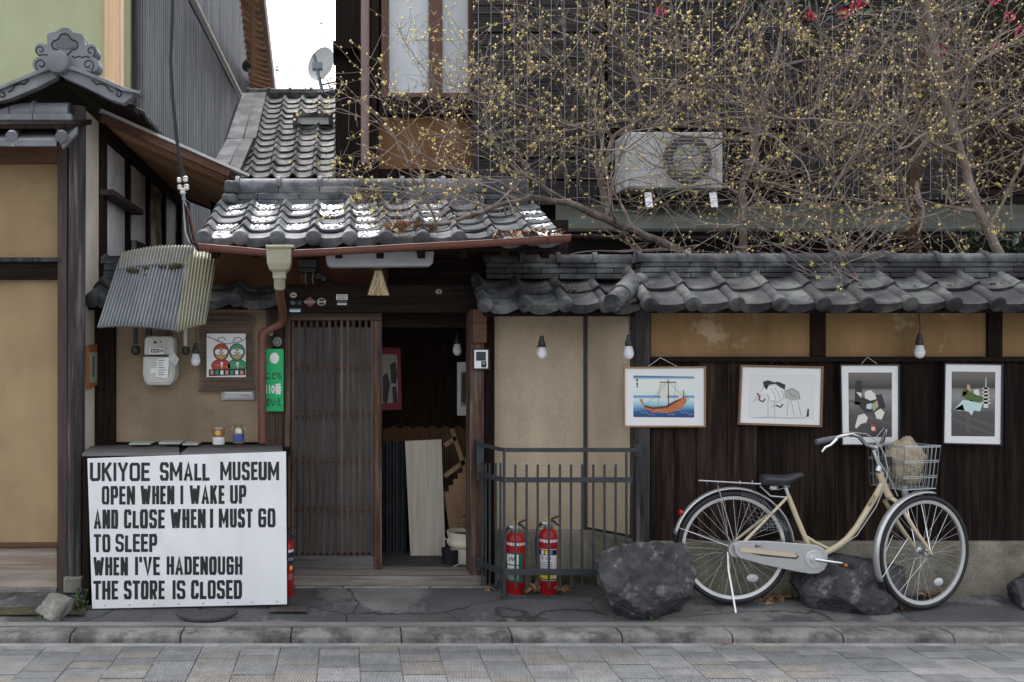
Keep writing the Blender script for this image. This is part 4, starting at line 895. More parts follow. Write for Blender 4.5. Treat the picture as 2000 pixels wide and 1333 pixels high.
c = P(528,652,6.355); MB().lathe([(.002,-.02),(.012,-.014),(.017,.0),(.017,.02)], c, 'y', 16).build('button', plain('chime_pale', (.3,.32,.32), .4), bp_, smooth=True)
ic = thing('intercom', 'white intercom panel fixed to the brown door post', 'intercom', tuple(P(940,722,6.19)))
MB().pbox(924, 956, 682, 723, 6.178, 6.199).build('back_box', M_blackp, ic, bevel=.003)
MB().pbox(926.5, 953, 684, 720, 6.168, 6.1785).build('face_plate', M_white, ic, bevel=.003)
MB().pbox(930, 949, 687.5, 705, 6.1655, 6.1685).build('screen', plain('screen_dark', (.03,.035,.045), .2), ic)
MB().pbox(940, 950, 706, 718, 6.1655, 6.1685).build('button_plate', M_blackp, ic, bevel=.001)
MB().lathe([(.006,-.003),(.008,0)], P(945,710,6.165), 'y', 12).build('button', plain('brass', (.5,.42,.2), .3, .6), ic)
# under the canopy
fl = thing('strip_light', 'grimy white strip light housing under the canopy eave', 'lamp', tuple(P(742,520,6.0)))
MB().pprism([(636,502),(638,496),(846,486),(848,492),(846,515),(838,520),(645,522),(638,517)], 5.98, 6.08).build('housing', mat('dirty_white_housing', (.42,.44,.48), .5, .12, 4, bump=.05, col2=(.16,.1,.06), mix2=.9, s2=5, thr=(.66,.7)), fl, bevel=.012)
so_ = thing('straw_charm', 'plaited straw charm in clear wrapper hanging under the canopy', 'ornament', tuple(P(739,578,6.05)))
Mstr = mat('straw', (.62,.45,.2), .8, .4, 12, (9,9,2), .4, piece=.3)
for i in range(15):
    f_ = (i-7)/7; MB().tube([P(739+f_*5,530,6.12), P(739+f_*12,556,6.11+.008*(i%2)), P(739+f_*19,577+random.uniform(-1,1),6.11+.01*(i%2))], .0052, 6).build('straw_stalk', Mstr, so_)
for (x0_,y0_,x1_,y1_) in ((733,548,745,538),(728,572,735,558),(752,570,743,558),(735,556,741,545)): MB().beam(P(x0_,y0_,6.095), P(x1_,y1_,6.095), .003, .012, (0,1,0)).build('paper_strip', M_paper, so_)
Mwrap = bpy.data.materials.new('clear_wrap'); Mwrap.use_nodes = True; b_ = Mwrap.node_tree.nodes['Principled BSDF']; b_.inputs['Alpha'].default_value = .04; b_.inputs['Roughness'].default_value = .15
MB().pprism([(733,524),(746,524),(762,579),(716,577)], 6.085, 6.087).build('wrapper', Mwrap, so_)
eb = thing('electric_meter', 'dark electric meter with dangling wires under the eave', 'meter', tuple(P(598,530,6.35)))
MB().pbox(581, 620, 505, 522, 6.28, 6.42).build('meter_case', plain('meter_dark', (.03,.032,.036), .4), eb, bevel=.01); MB().pbox(583, 617, 523, 532, 6.3, 6.42).build('terminal_cover', M_blackp, eb, bevel=.004)
for x, m_ in ((589,'red_wire'),(593,'red_wire'),(598,'white_wire'),(612,'white_wire')):
    MB().tube([P(x,531,6.34),P(x-2,548,6.33),P(x+3,562,6.33),P(x-1,575,6.36)], .004, 6).build('wire', plain(m_, (.16,.05,.03) if m_=='red_wire' else (.3,.27,.24), .6), eb)
for x, y in ((622,540),(632,545)): MB().lathe([(.02,-.03),(.025,0),(.02,.02)], P(x,y,6.38), 'y', 12).build('junction', M_blackp, eb, smooth=True)
ov = thing('oval_plaque', 'pale oval plaque on the dark wall over the door', 'plaque', tuple(P(645,565,6.42)))
disc(645, 560.5, 11, 5.2, 6.42, plain('plaque_pale', (.36,.38,.30), .5), 'plate', ov, 24)
def sticker(nm, label, pix, m_, d=6.247):
    t = thing(nm, label, 'sticker', tuple(P(pix[0][0],pix[0][1],d)), 'stickers on the door lintel'); MB().pprism(pix, d, d+.0015).build('sheet', m_, t); return t
def circ(cx, cy, rx, ry, n_=18): return [(cx+rx*math.cos(2*math.pi*i/n_), cy+ry*math.sin(2*math.pi*i/n_)) for i in range(n_)]
cream_s = plain('sticker_cream', (.34,.33,.28), .6)
s1 = sticker('round_sticker', 'worn cream round sticker on lintel beside drainpipe', circ(573,577,7,5.5), cream_s); MB().pbox(569,577,576,578,6.2455,6.2468).build('print', M_ink, s1)
sticker('green_sticker', 'small dark green oval sticker on lintel', circ(572,592,5.5,4), plain('sticker_green', (.03,.11,.08), .6))
s2 = thing('star_sticker', 'pale blue star-shaped sticker on the lintel', 'sticker', tuple(P(585,597,6.247)), 'stickers on the door lintel')
for a in range(3): MB().beam(P(585-6*math.cos(R(a*60+30)),592-6*math.sin(R(a*60+30)),6.246), P(585+6*math.cos(R(a*60+30)),592+6*math.sin(R(a*60+30)),6.246), .001, .006, (0,1,0)).build('ray', plain('sticker_blue', (.25,.33,.5), .6), s2)
s3 = sticker('diamond_sticker', 'red and cream diamond sticker with lettering on lintel', [(605,580),(617.5,590),(605,600),(592.5,590)], plain('sticker_red', (.16,.05,.05), .6)); MB().pbox(595,615,588,592.5,6.2455,6.2468).build('band', cream_s, s3); [MB().pbox(597+i*3.6,599.4+i*3.6,589,591.6,6.2445,6.2453).build('print', M_ink, s3) for i in range(5)]
s4 = sticker('ring_sticker', 'cream ring sticker with dark centre bar on lintel', circ(628,590,9,7.5), cream_s); disc(628,586.6,5.6,2.4,6.2462,M_ink,'slot',s4); disc(628,593.6,5.6,2.4,6.2462,M_ink,'slot',s4)
s5 = sticker('blue_sticker', 'blue and white strip sticker below the round ones', [(565,603),(587.5,603),(587.5,610.5),(565,610.5)], plain('sticker_sky', (.12,.24,.36), .6)); MB().pbox(566,586,606,609.5,6.2455,6.2468).build('band', M_paper, s5)
s6 = sticker('white_sticker', 'white rectangular sticker with two text lines on lintel', [(657,575.5),(679,575.5),(679,586),(657,586)], M_paper); [MB().pbox(659.5+i*3.6,662+i*3.6,y_,y_+2.6,6.2455,6.2468).build('print', M_ink, s6) for i in range(5) for y_ in (577.2,581.8)]
s7 = sticker('grey_sticker', 'grey-striped rectangular sticker under the white one', [(658,587.5),(678,587.5),(678,597),(658,597)], plain('sticker_grey', (.06,.06,.07), .6)); MB().pbox(659,677,593,595.5,6.2455,6.2468).build('band', M_paper, s7)
kh = thing('hook_plate', 'small brass keyhole plate on the lintel', 'plate', tuple(P(857,570,6.246))); disc(857, 570, 6.5, 5, 6.246, plain('dull_brass', (.2,.15,.08), .5), 'plate', kh); disc(858, 570, 1.5, 2.5, 6.2455, M_ink, 'keyhole', kh)
# ================================================================= PICTURES ON THE PLANK WALL
def framed(nm, label, pix, d, fw, mw, fm, group=None, th=.018):
    """pix: outer corners TL,TR,BR,BL in photo pixels"""
    t = thing(nm, label, 'picture', tuple(P(*pix[3], d)), group)
    (ax,ay),(bx_,by),(cx,cy),(dx,dy) = pix
    def ins(k):   # inset polygon by k pixels
        mx = sum(p[0] for p in pix)/4; my = sum(p[1] for p in pix)/4
        w_ = (bx_-ax)/2; h_ = (dy-ay)/2
        return [(mx+(x-mx)*(1-k/w_), my+(y-my)*(1-k/h_)) for x, y in pix]
    o, i_ = [(PXx(x,d),PZ(y,d)) for x,y in pix], [(PXx(x,d),PZ(y,d)) for x,y in ins(fw)]
    q = MB()
    for y in (d, d+th): q.v += [(x,y,z) for x,z in o]+[(x,y,z) for x,z in i_]
    for k in range(4):
        j = (k+1) % 4
        q.f += [(k,j,4+j,4+k), (8+k,12+k,12+j,8+j), (k,8+k,8+j,j), (4+k,4+j,12+j,12+k)]
    q.build('frame', fm, t, bevel=.0015)
    MB().prism([(PXx(x,d+.008),PZ(y,d+.008)) for x,y in ins(fw-.4)], d+.008, d+.014).build('mount', M_paper, t)
    def quad(k0, k1, k2, k3, m, nm2, lay=0):
        mx0, my0 = ax, ay
        pts = ins(k0) if k1 is None else None
        return MB().prism([(PXx(x,d+.0075-lay*.0006),PZ(y,d+.0075-lay*.0006)) for x,y in (pts or [])], d+.0075-lay*.0006, d+.008-lay*.0006).build(nm2, m, t)
    return t, ins, quad
def shape(t, pix, d, m, nm, lay): return MB().pprism(pix, d+.0075-lay*.0005, d+.0079-lay*.0005).build(nm, m, t)
def ramp(name, stops, py0, py1, d):       # printed colour bands running top to bottom
    m = bpy.data.materials.new(name); m.use_nodes = True; N = m.node_tree.nodes; L = m.node_tree.links; b = N['Principled BSDF']
    g = N.new('ShaderNodeNewGeometry'); sx = N.new('ShaderNodeSeparateXYZ'); mr = N.new('ShaderNodeMapRange'); cr = N.new('ShaderNodeValToRGB')
    L.new(g.outputs['Position'], sx.inputs[0]); L.new(sx.outputs['Z'], mr.inputs[0])
    mr.inputs[1].default_value = PZ(py0,d); mr.inputs[2].default_value = PZ(py1,d); L.new(mr.outputs[0], cr.inputs[0]); L.new(cr.outputs[0], b.inputs['Base Color'])
    e = cr.color_ramp.elements; e[0].position = stops[0][0]; e[0].color = (*stops[0][1],1); e[1].position = stops[-1][0]; e[1].color = (*stops[-1][1],1)
    for p_, c_ in stops[1:-1]: x = e.new(p_); x.color = (*c_,1)
    b.inputs['Roughness'].default_value = .6; return m
Mfr = mat('tan_frame_wood', (.30,.185,.10), .5, .25, 6, bump=.1); Mfd = plain('navy_frame', (.012,.014,.025), .4)
Mfb = mat('brown_frame_wood', (.20,.115,.07), .5, .25, 6, bump=.1)
orange = plain('print_orange', (.50,.16,.06), .7); brown = plain('print_brown', (.14,.05,.03), .7); grey = plain('print_grey', (.25,.25,.25), .7); pal = plain('print_pale', (.66,.66,.60), .7)
dk = plain('print_dark', (.035,.032,.032), .7); mid = plain('print_mid', (.10,.095,.09), .7); grn = plain('print_green', (.07,.13,.03), .7); redp = plain('print_red', (.5,.04,.04), .7); aqua = plain('print_aqua', (.5,.66,.66), .7)
d = 5.955
t, ins, quad = framed('ship_picture', 'tan-framed colour print of a brown sailing boat on blue sea', [(1218,717),(1379,716),(1379,835),(1218,835)], d, 3.2, 15, Mfr)
shape(t, [(1237,734),(1356,736),(1356,816),(1237,815)], d, ramp('sea_print', [(0,(.02,.04,.14)),(.16,(.02,.10,.30)),(.32,(.30,.55,.66)),(.44,(.62,.72,.72)),(.5,(.03,.2,.42)),(.54,(.62,.72,.7)),(.9,(.74,.76,.7)),(.95,(.1,.3,.5)),(1,(.02,.06,.2))], 816, 734, d), 'printed_sheet', 0)
shape(t, [(1249,781),(1254,779),(1258,791),(1275,796),(1300,793),(1318,783),(1338,776),(1342,781),(1340,788),(1329,799),(1312,806),(1276,806),(1260,799)], d, orange, 'hull', 1)
shape(t, [(1258,791),(1275,796),(1300,793),(1318,783),(1331,778),(1328,783),(1302,797),(1275,800),(1259,795)], d, brown, 'deck', 2)
shape(t, [(1304,742),(1306,742),(1307,795),(1305,795)], d, brown, 'mast', 2); shape(t, [(1289,746),(1321,746),(1321,748),(1289,748)], d, brown, 'yard', 2)
shape(t, [(1290,749),(1303,750),(1302,788),(1292,778),(1285,766)], d, pal, 'sail', 2); shape(t, [(1326,764),(1334,765),(1332,777),(1325,777)], d, pal, 'sail', 2); shape(t, [(1334,762),(1335.5,762),(1336,779),(1334.6,779)], d, brown, 'mast', 2)
for a, b_ in (((1305,745),(1262,792)),((1305,745),(1334,776)),((1290,749),(1285,790)),((1320,748),(1316,784)),((1335,765),(1346,782)),((1262,800),(1328,796)),((1258,796),(1320,792)),((1264,803),(1318,803))): MB().tube([P(*a,d+.0058),P(*b_,d+.0058)], .0008, 4).build('ink_line', brown, t)
for i in range(9): MB().tube([P(1240+i*13,803+(i%3)*4,d+.0068),P(1247+i*13,801+(i%3)*4,d+.0068),P(1253+i*13,804+(i%3)*4,d+.0068)], .0008, 4).build('wave_line', pal, t)
for i, (y0_,y1_) in enumerate(((740,746),(748,753),(754,757))): shape(t, [(1243,y0_),(1246,y0_),(1246,y1_),(1243,y1_)], d, dk, 'mark', 1)
for a, b_ in (((1266,716),(1290,699)),((1290,699),(1322,716))): MB().tube([P(*a,d+.005),P(*b_,d+.02)], .0016, 5).build('cord', pal, t)
t, ins, quad = framed('bird_picture', 'brown-framed ink print of long-legged birds on white paper', [(1447,713),(1609,716),(1606,835),(1442,830)], d, 4, 15, Mfb)
shape(t, [(1463,731),(1593,733),(1590,820),(1460,817)], d, plain('bird_paper', (.66,.67,.67), .8), 'printed_sheet', 0)
shape(t, [(1490,746),(1500,743),(1512,747),(1520,746),(1534,752),(1533,762),(1524,757),(1514,750),(1502,752),(1497,762),(1492,755)], d, dk, 'plumage', 1)
shape(t, [(1484,768),(1490,758),(1500,754),(1512,752),(1526,762),(1530,778),(1520,784),(1504,782),(1500,770)], d, plain('bird_white', (.74,.75,.75), .8), 'body', 1)
shape(t, [(1532,763),(1548,758),(1560,766),(1563,780),(1548,783),(1533,778)], d, plain('bird_shade', (.42,.42,.40), .8), 'body', 1)
for pts in ([(1484,772),(1483,782),(1490,785),(1494,780)],[(1516,792),(1524,796),(1529,790)]): MB().tube([P(x,y,d+.0066) for x,y in pts], .0042, 6).build('neck', dk, t)
for a, b_ in (((1482,771),(1472,786)),((1515,790),(1505,797))): MB().beam(P(*a,d+.0066), P(*b_,d+.0066), .0006, .005, (0,1,0)).build('beak', grey, t)
shape(t, [(1478,768),(1482,768),(1482,772),(1479,773)], d, redp, 'crest', 2)
for x0_, x1_ in ((1500,1500),(1512,1514),(1540,1537),(1545,1552),(1558,1565)): MB().tube([P(x0_,782,d+.0068),P(x1_,814,d+.0068)], .0011, 5).build('leg', grey, t)
shape(t, [(1577,799),(1580,799),(1580,814),(1575,815)], d, dk, 'mark', 1)
for pts in ([(1486,766),(1492,757),(1503,753),(1514,752)],[(1526,762),(1531,777),(1520,785),(1504,783),(1499,771)],[(1534,764),(1548,759),(1560,767),(1563,781)],[(1505,760),(1512,770),(1516,781)],[(1512,757),(1520,768),(1524,780)],[(1540,764),(1546,772),(1556,777)],[(1470,817),(1500,815),(1540,817),(1575,816)]): MB().tube([P(x,y,d+.0058) for x,y in pts], .0009, 4).build('ink_line', dk, t)
MB().tube([P(1500,715,d+.008),P(1520,699,d+.02),P(1545,715,d+.008)], .0016, 5).build('cord', M_blackp, t)
def dark_print(nm, label, pix, sheet, fm):
    t, ins, quad = framed(nm, label, pix, d, 2.6, 15, fm)
    shape(t, sheet, d, ramp(nm+'_ground', [(0,(.06,.055,.055)),(.35,(.075,.07,.07)),(.62,(.24,.235,.23)),(.72,(.20,.19,.18)),(.76,(.04,.038,.038)),(.86,(.10,.095,.09)),(1,(.17,.16,.145))], sheet[2][1], sheet[0][1], d), 'printed_sheet', 0)
    return t
t = dark_print('warrior_print', 'navy-framed dark print of white-hooded figure above a red fan', [(1641,712),(1758,712),(1758,871),(1644,871)], [(1657,728),(1742,728),(1742,854),(1658,854)], Mfd)
shape(t, [(1671,744),(1683,744),(1685,792),(1669,792)], d, dk, 'tower', 1)
shape(t, [(1658,800),(1742,826),(1742,832),(1658,807)], d, mid, 'bridge_rail', 1); shape(t, [(1658,780),(1742,806),(1742,810),(1658,785)], d, mid, 'bridge_rail', 1)
shape(t, [(1685,776),(1722,770),(1730,795),(1716,806),(1690,806),(1678,795)], d, dk, 'robe', 2)
for pts, m_ in (([(1689,766),(1700,762),(1709,770),(1712,780),(1700,783),(1689,778)],pal),([(1672,766),(1683,768),(1682,778)],pal),([(1702,792),(1713,782),(1716,794),(1706,804)],plain('print_sage',(.36,.38,.2),.7)),
      ([(1708,806),(1720,798),(1728,806),(1722,820),(1712,818)],pal),([(1676,812),(1688,808),(1695,816),(1692,826),(1682,828),(1672,838),(1670,834)],pal),([(1693,790),(1704,788),(1702,800),(1692,798)],aqua),
      ([(1700,828),(1710,832),(1712,845),(1702,843)],redp)): shape(t, pts, d, m_, 'figure', 3)
disc(1705.5, 838, 4, 4, d+.0052, pal, 'fan_spot', t)
MB().tube([P(1682,712,d+.008),P(1694,698,d+.02),P(1713,711,d+.008)], .0014, 5).build('cord', pal, t)
t = dark_print('dancer_print', 'navy-framed dark print of green-sleeved dancer and white pagoda', [(1845,709),(1960,711),(1958,871),(1842,868)], [(1859,726),(1944,727),(1943,853),(1858,852)], Mfd)
for k in range(5): shape(t, [(1921-k*.2,757+k*7),(1930+k*.2,757+k*7),(1933+k*.6,761+k*7),(1918-k*.6,761+k*7)], d, pal, 'pagoda_roof', 2)
shape(t, [(1922,757),(1929,757),(1930,797),(1921,797)], d, pal, 'pagoda', 2); shape(t, [(1925,738),(1926.2,738),(1926.6,757),(1924.6,757)], d, pal, 'spire', 2)
shape(t, [(1858,800),(1943,832),(1943,838),(1858,806)], d, mid, 'bridge_rail', 1); shape(t, [(1858,815),(1943,848),(1943,852),(1858,821)], d, mid, 'bridge_rail', 1); shape(t, [(1886,808),(1894,808),(1894,845),(1886,845)], d, mid, 'bridge_post', 2)
for pts, m_ in (([(1879,766),(1893,764),(1906,772),(1920,776),(1921,782),(1908,786),(1895,784),(1882,776)],grn),([(1882,760),(1892,762),(1886,772),(1878,776)],grn),([(1901,762),(1911,760),(1914,772),(1904,774)],pal),
      ([(1864,800),(1880,782),(1896,782),(1912,788),(1920,786),(1914,804),(1902,802),(1898,812),(1892,805),(1882,802),(1872,803)],aqua),([(1888,752),(1894,752),(1896,764),(1890,764)],plain('print_skin',(.5,.34,.22),.7)),([(1862,801),(1880,790),(1884,802)],pal)): shape(t, pts, d, m_, 'figure', 3)
MB().tube([P(1880,710,d+.008),P(1893,698,d+.02),P(1908,711,d+.008)], .0014, 5).build('cord', M_blackp, t)
# ================================================================= IRON FENCE AND EXTINGUISHERS
fe = thing('iron_fence', 'dark painted iron guard rail round two fire extinguishers', 'fence', tuple(P(986,1172,5.9)))
DF = 5.90
def rail(y0_, y1_, yb0, yb1, xr_):   # front bar with the short return to the door post
    MB().pbox(983.5, xr_, y0_, y1_, DF, DF+.014).build('rail', M_iron, fe, bevel=.0015)
    a = P(985,(y0_+y1_)/2,DF+.012); b_ = P(934,(yb0+yb1)/2,6.13); MB().beam(a, b_, .010, (y1_-y0_)/F*DF*.98).build('return_rail', M_iron, fe, bevel=.0015)
rail(875.5, 883.5, 864, 872, 1250); rail(933, 943, 921, 931, 1236); rail(1112, 1124, 1094, 1106, 1182)
MB().pbox(982.5, 987.5, 884, 1172, DF+.0145, DF+.030).build('post', M_iron, fe)
for i in range(11):
    x = 1005.2+i*21.75; tall = i == 10
    if i == 10: x = 1222
    MB().pbox(x, x+3.9, 884 if tall else 908, 1150 if i < 9 else 1140, DF+.0145, DF+.0265).build('bar', M_iron, fe)
for k, px in enumerate((940,947,955,967,976)):
    f_ = (px-934)/(985-934); dd_ = 6.13+(DF+.02-6.13)*f_; MB().pbox(px, px+3.4, 905, 1144, dd_+.014, dd_+.024).build('bar', M_iron, fe)
for y0_, y1_ in ((861,940),(1088,1114)): MB().pbox(931, 945, y0_, y1_, 6.135, 6.195).build('wall_plate', M_iron, fe, bevel=.002)
MB().pbox(1243, 1253, 867, 892, DF+.015, 5.962).build('wall_plate', M_iron, fe, bevel=.002)
Mredx = mat('extinguisher_red', (.40,.012,.018), .3, .08, 5, bump=.02, col2=(.22,.01,.012), mix2=.4, s2=6)
def curved(nm, m, c, r, a0_, a1_, z0_, z1_, par):   # label wrapped on the cylinder, angles from the street side
    q = MB(); k = 10
    for i in range(k+1):
        an = R(a0_+(a1_-a0_)*i/k); q.v += [(c.x+math.sin(an)*r, c.y-math.cos(an)*r, c.z+z0_), (c.x+math.sin(an)*r, c.y-math.cos(an)*r, c.z+z1_)]
    q.f = [(2*i,2*i+2,2*i+3,2*i+1) for i in range(k)]
    return q.build(nm, m, par, smooth=True)
Wht = plain('label_white', (.72,.74,.74), .4); Lgr = plain('label_green', (.0,.16,.07), .4); Lye = plain('label_yellow', (.75,.6,.02), .4); Lbl = plain('label_blue', (.05,.25,.5), .4)
def extinguisher(px, py, d, h_, label, kind):
    t = thing('fire_extinguisher', label, 'fire extinguisher', tuple(P(px,py,d)), 'red fire extinguishers'); c = P(px, py, d); r = .0575
    MB().lathe([(r*.93,0),(r*.97,.006),(r*.97,.018),(r,.02),(r,h_*.86),(r*.96,h_*.90),(r*.8,h_*.955),(r*.45,h_),(r*.42,h_)], c, 'z', 28).build('cylinder', Mredx, t, smooth=True)
    MB().lathe([(.024,h_-.005),(.028,h_),(.028,h_+.022),(.02,h_+.026),(.017,h_+.05)], c, 'z', 18).build('neck', M_alu, t, smooth=True)
    curved('white_band', Wht, c, r+.0006, -100, 100, h_*.80, h_*.845, t)
    z = h_+.045
    MB().beam(c+Vector((-.012,0,z)), c+Vector((.072,0,z+.032)), .016, .009).build('lever', M_blackp, t, bevel=.002)
    MB().tube([c+Vector((.0,0,z)), c+Vector((.03,0,z)), c+Vector((.052,0,z-.02)), c+Vector((.075,0,z-.035))], [.009,.008,.007,.005], 8).build('handle', M_blackp, t, smooth=True)
    MB().tube([c+Vector((0,-.006,z+.0+.012*math.sin(a*.7))) + Vector((.012*math.cos(a*.7),0,.014)) for a in range(9)], .0028, 6, closed=True).build('safety_pin', Lye, t)
    MB().tube([c+Vector((-.018,0,h_+.03)),c+Vector((-.04,-.0,h_+.03)),c+Vector((-.068,-.005,h_+.005)),c+Vector((-.075,-.01,h_*.8)),c+Vector((-.072,-.015,h_*.52)),c+Vector((-.066,-.015,h_*.4))], .0095, 10).build('hose', M_rub, t, smooth=True)
    MB().tube([c+Vector((-.018,0,h_+.03)),c+Vector((-.04,0,h_+.03))], .0105, 10).build('hose_ferrule', M_alu, t, smooth=True)
    R1 = r+.0008
    if kind == 0:
        curved('label', Lgr, c, R1, -75, 38, h_*.22, h_*.68, t); curved('label_panel', Wht, c, R1+.0005, -75, 8, h_*.50, h_*.66, t); curved('label_panel', Wht, c, R1+.0005, -75, 8, h_*.38, h_*.48, t); curved('label_panel', grey, c, R1+.0005, -75, 8, h_*.25, h_*.35, t)
        for k in range(5): curved('label_print', M_ink, c, R1+.001, -50+k*10, -44+k*10, h_*(.55+.02*(k%2)), h_*(.61+.015*(k%2)), t)
    elif kind == 1:
        curved('label', Wht, c, R1, -75, 48, h_*.22, h_*.70, t); curved('label_panel', M_ink, c, R1+.0005, -75, 46, h_*.61, h_*.69, t)
        for k, m_ in enumerate((Wht, Lye, Lbl)): curved('label_spot', m_, c, R1+.001, -58+k*26, -38+k*26, h_*.62, h_*.68, t)
        curved('label_panel', Lye, c, R1+.0005, -75, 20, h_*.255, h_*.36, t); curved('label_print', M_ink, c, R1+.0005, -75, 46, h_*.23, h_*.25, t)
        o = text_mesh('モリタ', 'lettering', M_ink, -1.0, .1, h_*.535, h_*.59, 0, .02, t)
        if o:
            for v in o.data.vertices: an = v.co.x*1.0; v.co = Vector((c.x+math.sin(an)*(R1+.0012), c.y-math.cos(an)*(R1+.0012), c.z+v.co.z))
        for k in range(4): curved('label_print', grey, c, R1+.0005, -70, 10, h_*(.40+k*.03), h_*(.412+k*.03), t)
    else:
        curved('label', plain('label_navy', (.012,.015,.04), .4), c, R1, -10, 75, h_*.60, h_*.80, t); curved('label_spot', Wht, c, R1+.0005, 8, 28, h_*.50, h_*.565, t); curved('label_spot', Lye, c, R1+.0005, 40, 60, h_*.51, h_*.575, t)
        o = text_mesh('HATSUTA', 'lettering', Wht, .22, 1.5, h_*.665, h_*.715, 0, .02, t)
        if o:
            for v in o.data.vertices: an = v.co.x; v.co = Vector((c.x+math.sin(an)*(R1+.0012), c.y-math.cos(an)*(R1+.0012), c.z+v.co.z))
        for k in range(4): curved('label_print', plain('label_pink', (.5,.2,.25), .5), c, R1+.0005, 5, 65, h_*(.36+k*.025), h_*(.37+k*.025), t)
extinguisher(1007, 1160, 6.05, .385, 'red extinguisher with green label behind the iron rail', 0)
extinguisher(1071, 1159, 6.05, .405, 'red extinguisher with yellow and white label behind the iron rail', 1)
extinguisher(555, 1171, 5.98, .37, 'red extinguisher with navy label standing beside the white sign', 2)
# ================================================================= BOULDERS, STONES
def boulder(nm, label, px, py, d, sx, sy, sz, seed, m, cat='rock', cuts=5, rough_=.2, planes=26, keep=.64):
    rg = random.Random(seed); bm = bmesh.new(); bmesh.ops.create_icosphere(bm, subdivisions=cuts, radius=1)
    off = Vector((seed*7.3, seed*3.1, seed*1.7))
    cutp = []
    for i in range(planes):
        n_ = Vector((rg.gauss(0,1), rg.gauss(0,1), rg.gauss(0,.9))).normalized(); cutp.append((n_, rg.uniform(keep, keep+.2)))
    for v in bm.verts:
        c = v.co.normalized()*1.08
        for n_, h_ in cutp:                       # chisel flat facets
            e = c.dot(n_)-h_
            if e > 0: c = c-n_*e*.93
        n_ = c.normalized()
        k = 1+rough_*.5*noise.noise(n_*1.4+off)+.04*(1-abs(noise.noise(n_*4.2+off*2))*2)+.03*noise.noise(n_*7.5+off)+.016*(1-2*abs(noise.noise(n_*11+off)))+.014*noise.noise(n_*30+off)+.009*noise.noise(n_*65+off)
        c = c*k
        v.co = Vector((c.x*sx, c.y*sy, max(c.z,-.75)*sz))
    me = bpy.data.meshes.new(nm); bm.to_mesh(me); bm.free()
    me.polygons.foreach_set('use_smooth', [True]*len(me.polygons)); me.materials.append(m)
    p = P(px, py, d); o = bpy.data.objects.new(nm, me); COL.objects.link(o); o.location = (p.x, p.y, p.z+.72*sz-.02); return tag(o, label, cat)
boulder('boulder', 'large craggy dark boulder at the end of the iron fence', 1258, 1202, 5.72, .33, .24, .305, 3, M_rock, cuts=6)
boulder('boulder', 'rounded dark boulder lying under the bicycle pedals', 1654, 1199, 5.80, .42, .2, .245, 8, M_rock, cuts=6)
boulder('boulder', 'dark boulder at the foot of the plank wall beyond front wheel', 2045, 1190, 5.82, .27, .18, .17, 5, M_rock)
boulder('kerb_stone', 'pale squared stone on the mossy soil beside the white sign', 108, 1213, 5.68, .13, .13, .11, 11, M_rockl, 'stone', 5, .1, 9, .55)
# ================================================================= DRAIN COVERS, LEAVES, WEEDS
mc = tag(MB().lathe([(.18,-.01),(.18,.004),(.172,.006),(.17,.003),(.04,.003),(.035,.006),(.001,.006)], (PXx(405,5.70),5.70,.072), 'z', 36).build('manhole_cover', mat('cast_iron', (.05,.05,.052), .7, .4, 20, bump=.3), smooth=True), 'round iron manhole cover half under the white sign', 'manhole cover')
dc = thing('drain_cover', 'square rusty iron drain cover beside the white sign', 'drain cover', (PXx(565,5.72),5.72,.07))
MB().add([P(530,1183,5.78),P(602,1178,5.78),P(600,1202,5.66),P(524,1204,5.66)], [(0,1,2,3)]).build('lid', mat('rusty_iron', (.065,.05,.048), .8, .4, 25, bump=.4), dc)
for v in dc.children[0].data.vertices: v.co.z = .0655+.07*(v.co.y-5.66)+.014
for k in range(3):
    MB().beam((PXx(538,5.7),5.675+k*.04,.083+k*.003),(PXx(592,5.7),5.675+k*.04,.083+k*.003),.006,.004).build('rib', MATS['rusty_iron'], dc)
Mleaf = mat('dead_leaf', (.20,.105,.05), .8, .5, 8, bump=.1, col2=(.33,.22,.13), mix2=.7, s2=9)
def leaf(q, p, s, rz, tilt):
    M_ = Matrix.Translation(p) @ Euler((tilt, random.uniform(-.6,.6), rz)).to_matrix().to_4x4()
    pts = [(0,-1,0),(.35,-.5,.12),(.42,.1,.2),(.2,.7,.1),(0,1,-.05),(-.2,.7,.14),(-.42,.1,.22),(-.35,-.5,.1),(0,0,0)]
    q.add([M_ @ (Vector(c)*s) for c in pts], [(8,i,(i+1)%8) for i in range(8)])
def leaves(nm, spots, smin, smax, spread, label=None, m=Mleaf):
    q = MB()
    for (px, py, d, n_) in spots:
        c = P(px, py, d)
        for i in range(n_): leaf(q, c+Vector((random.uniform(-spread,spread), random.uniform(-.03,.03), random.uniform(.0,.03))), random.uniform(smin,smax), random.uniform(0,6.3), random.uniform(-.9,.9))
    return stuff(q.build(nm, m))
leaves('fallen_leaves', [(1490,1178,5.9,16),(1515,1172,5.9,22),(1535,1178,5.9,16),(1500,1185,5.85,8)], .025, .045, .09)
leaves('fallen_leaves', [(1808,1168,5.9,7),(1830,1166,5.9,9),(1760,1196,5.75,5),(1795,1194,5.75,4)], .02, .05, .05)
leaves('fallen_leaves', [(1040,1150,6.05,10),(1035,1160,6.0,8),(1095,1152,6.0,6),(1100,1156,5.98,4),(960,1155,6.1,8)], .02, .045, .05)
leaves('gutter_leaves', [(780,450,5.82,8),(800,445,5.84,8),(830,452,5.82,8),(770,455,5.8,5)], .03, .055, .06)
leaves('gutter_leaves', [(x,464-(x-960)*.05,5.745,5) for x in range(970,1110,14)], .02, .035, .03)
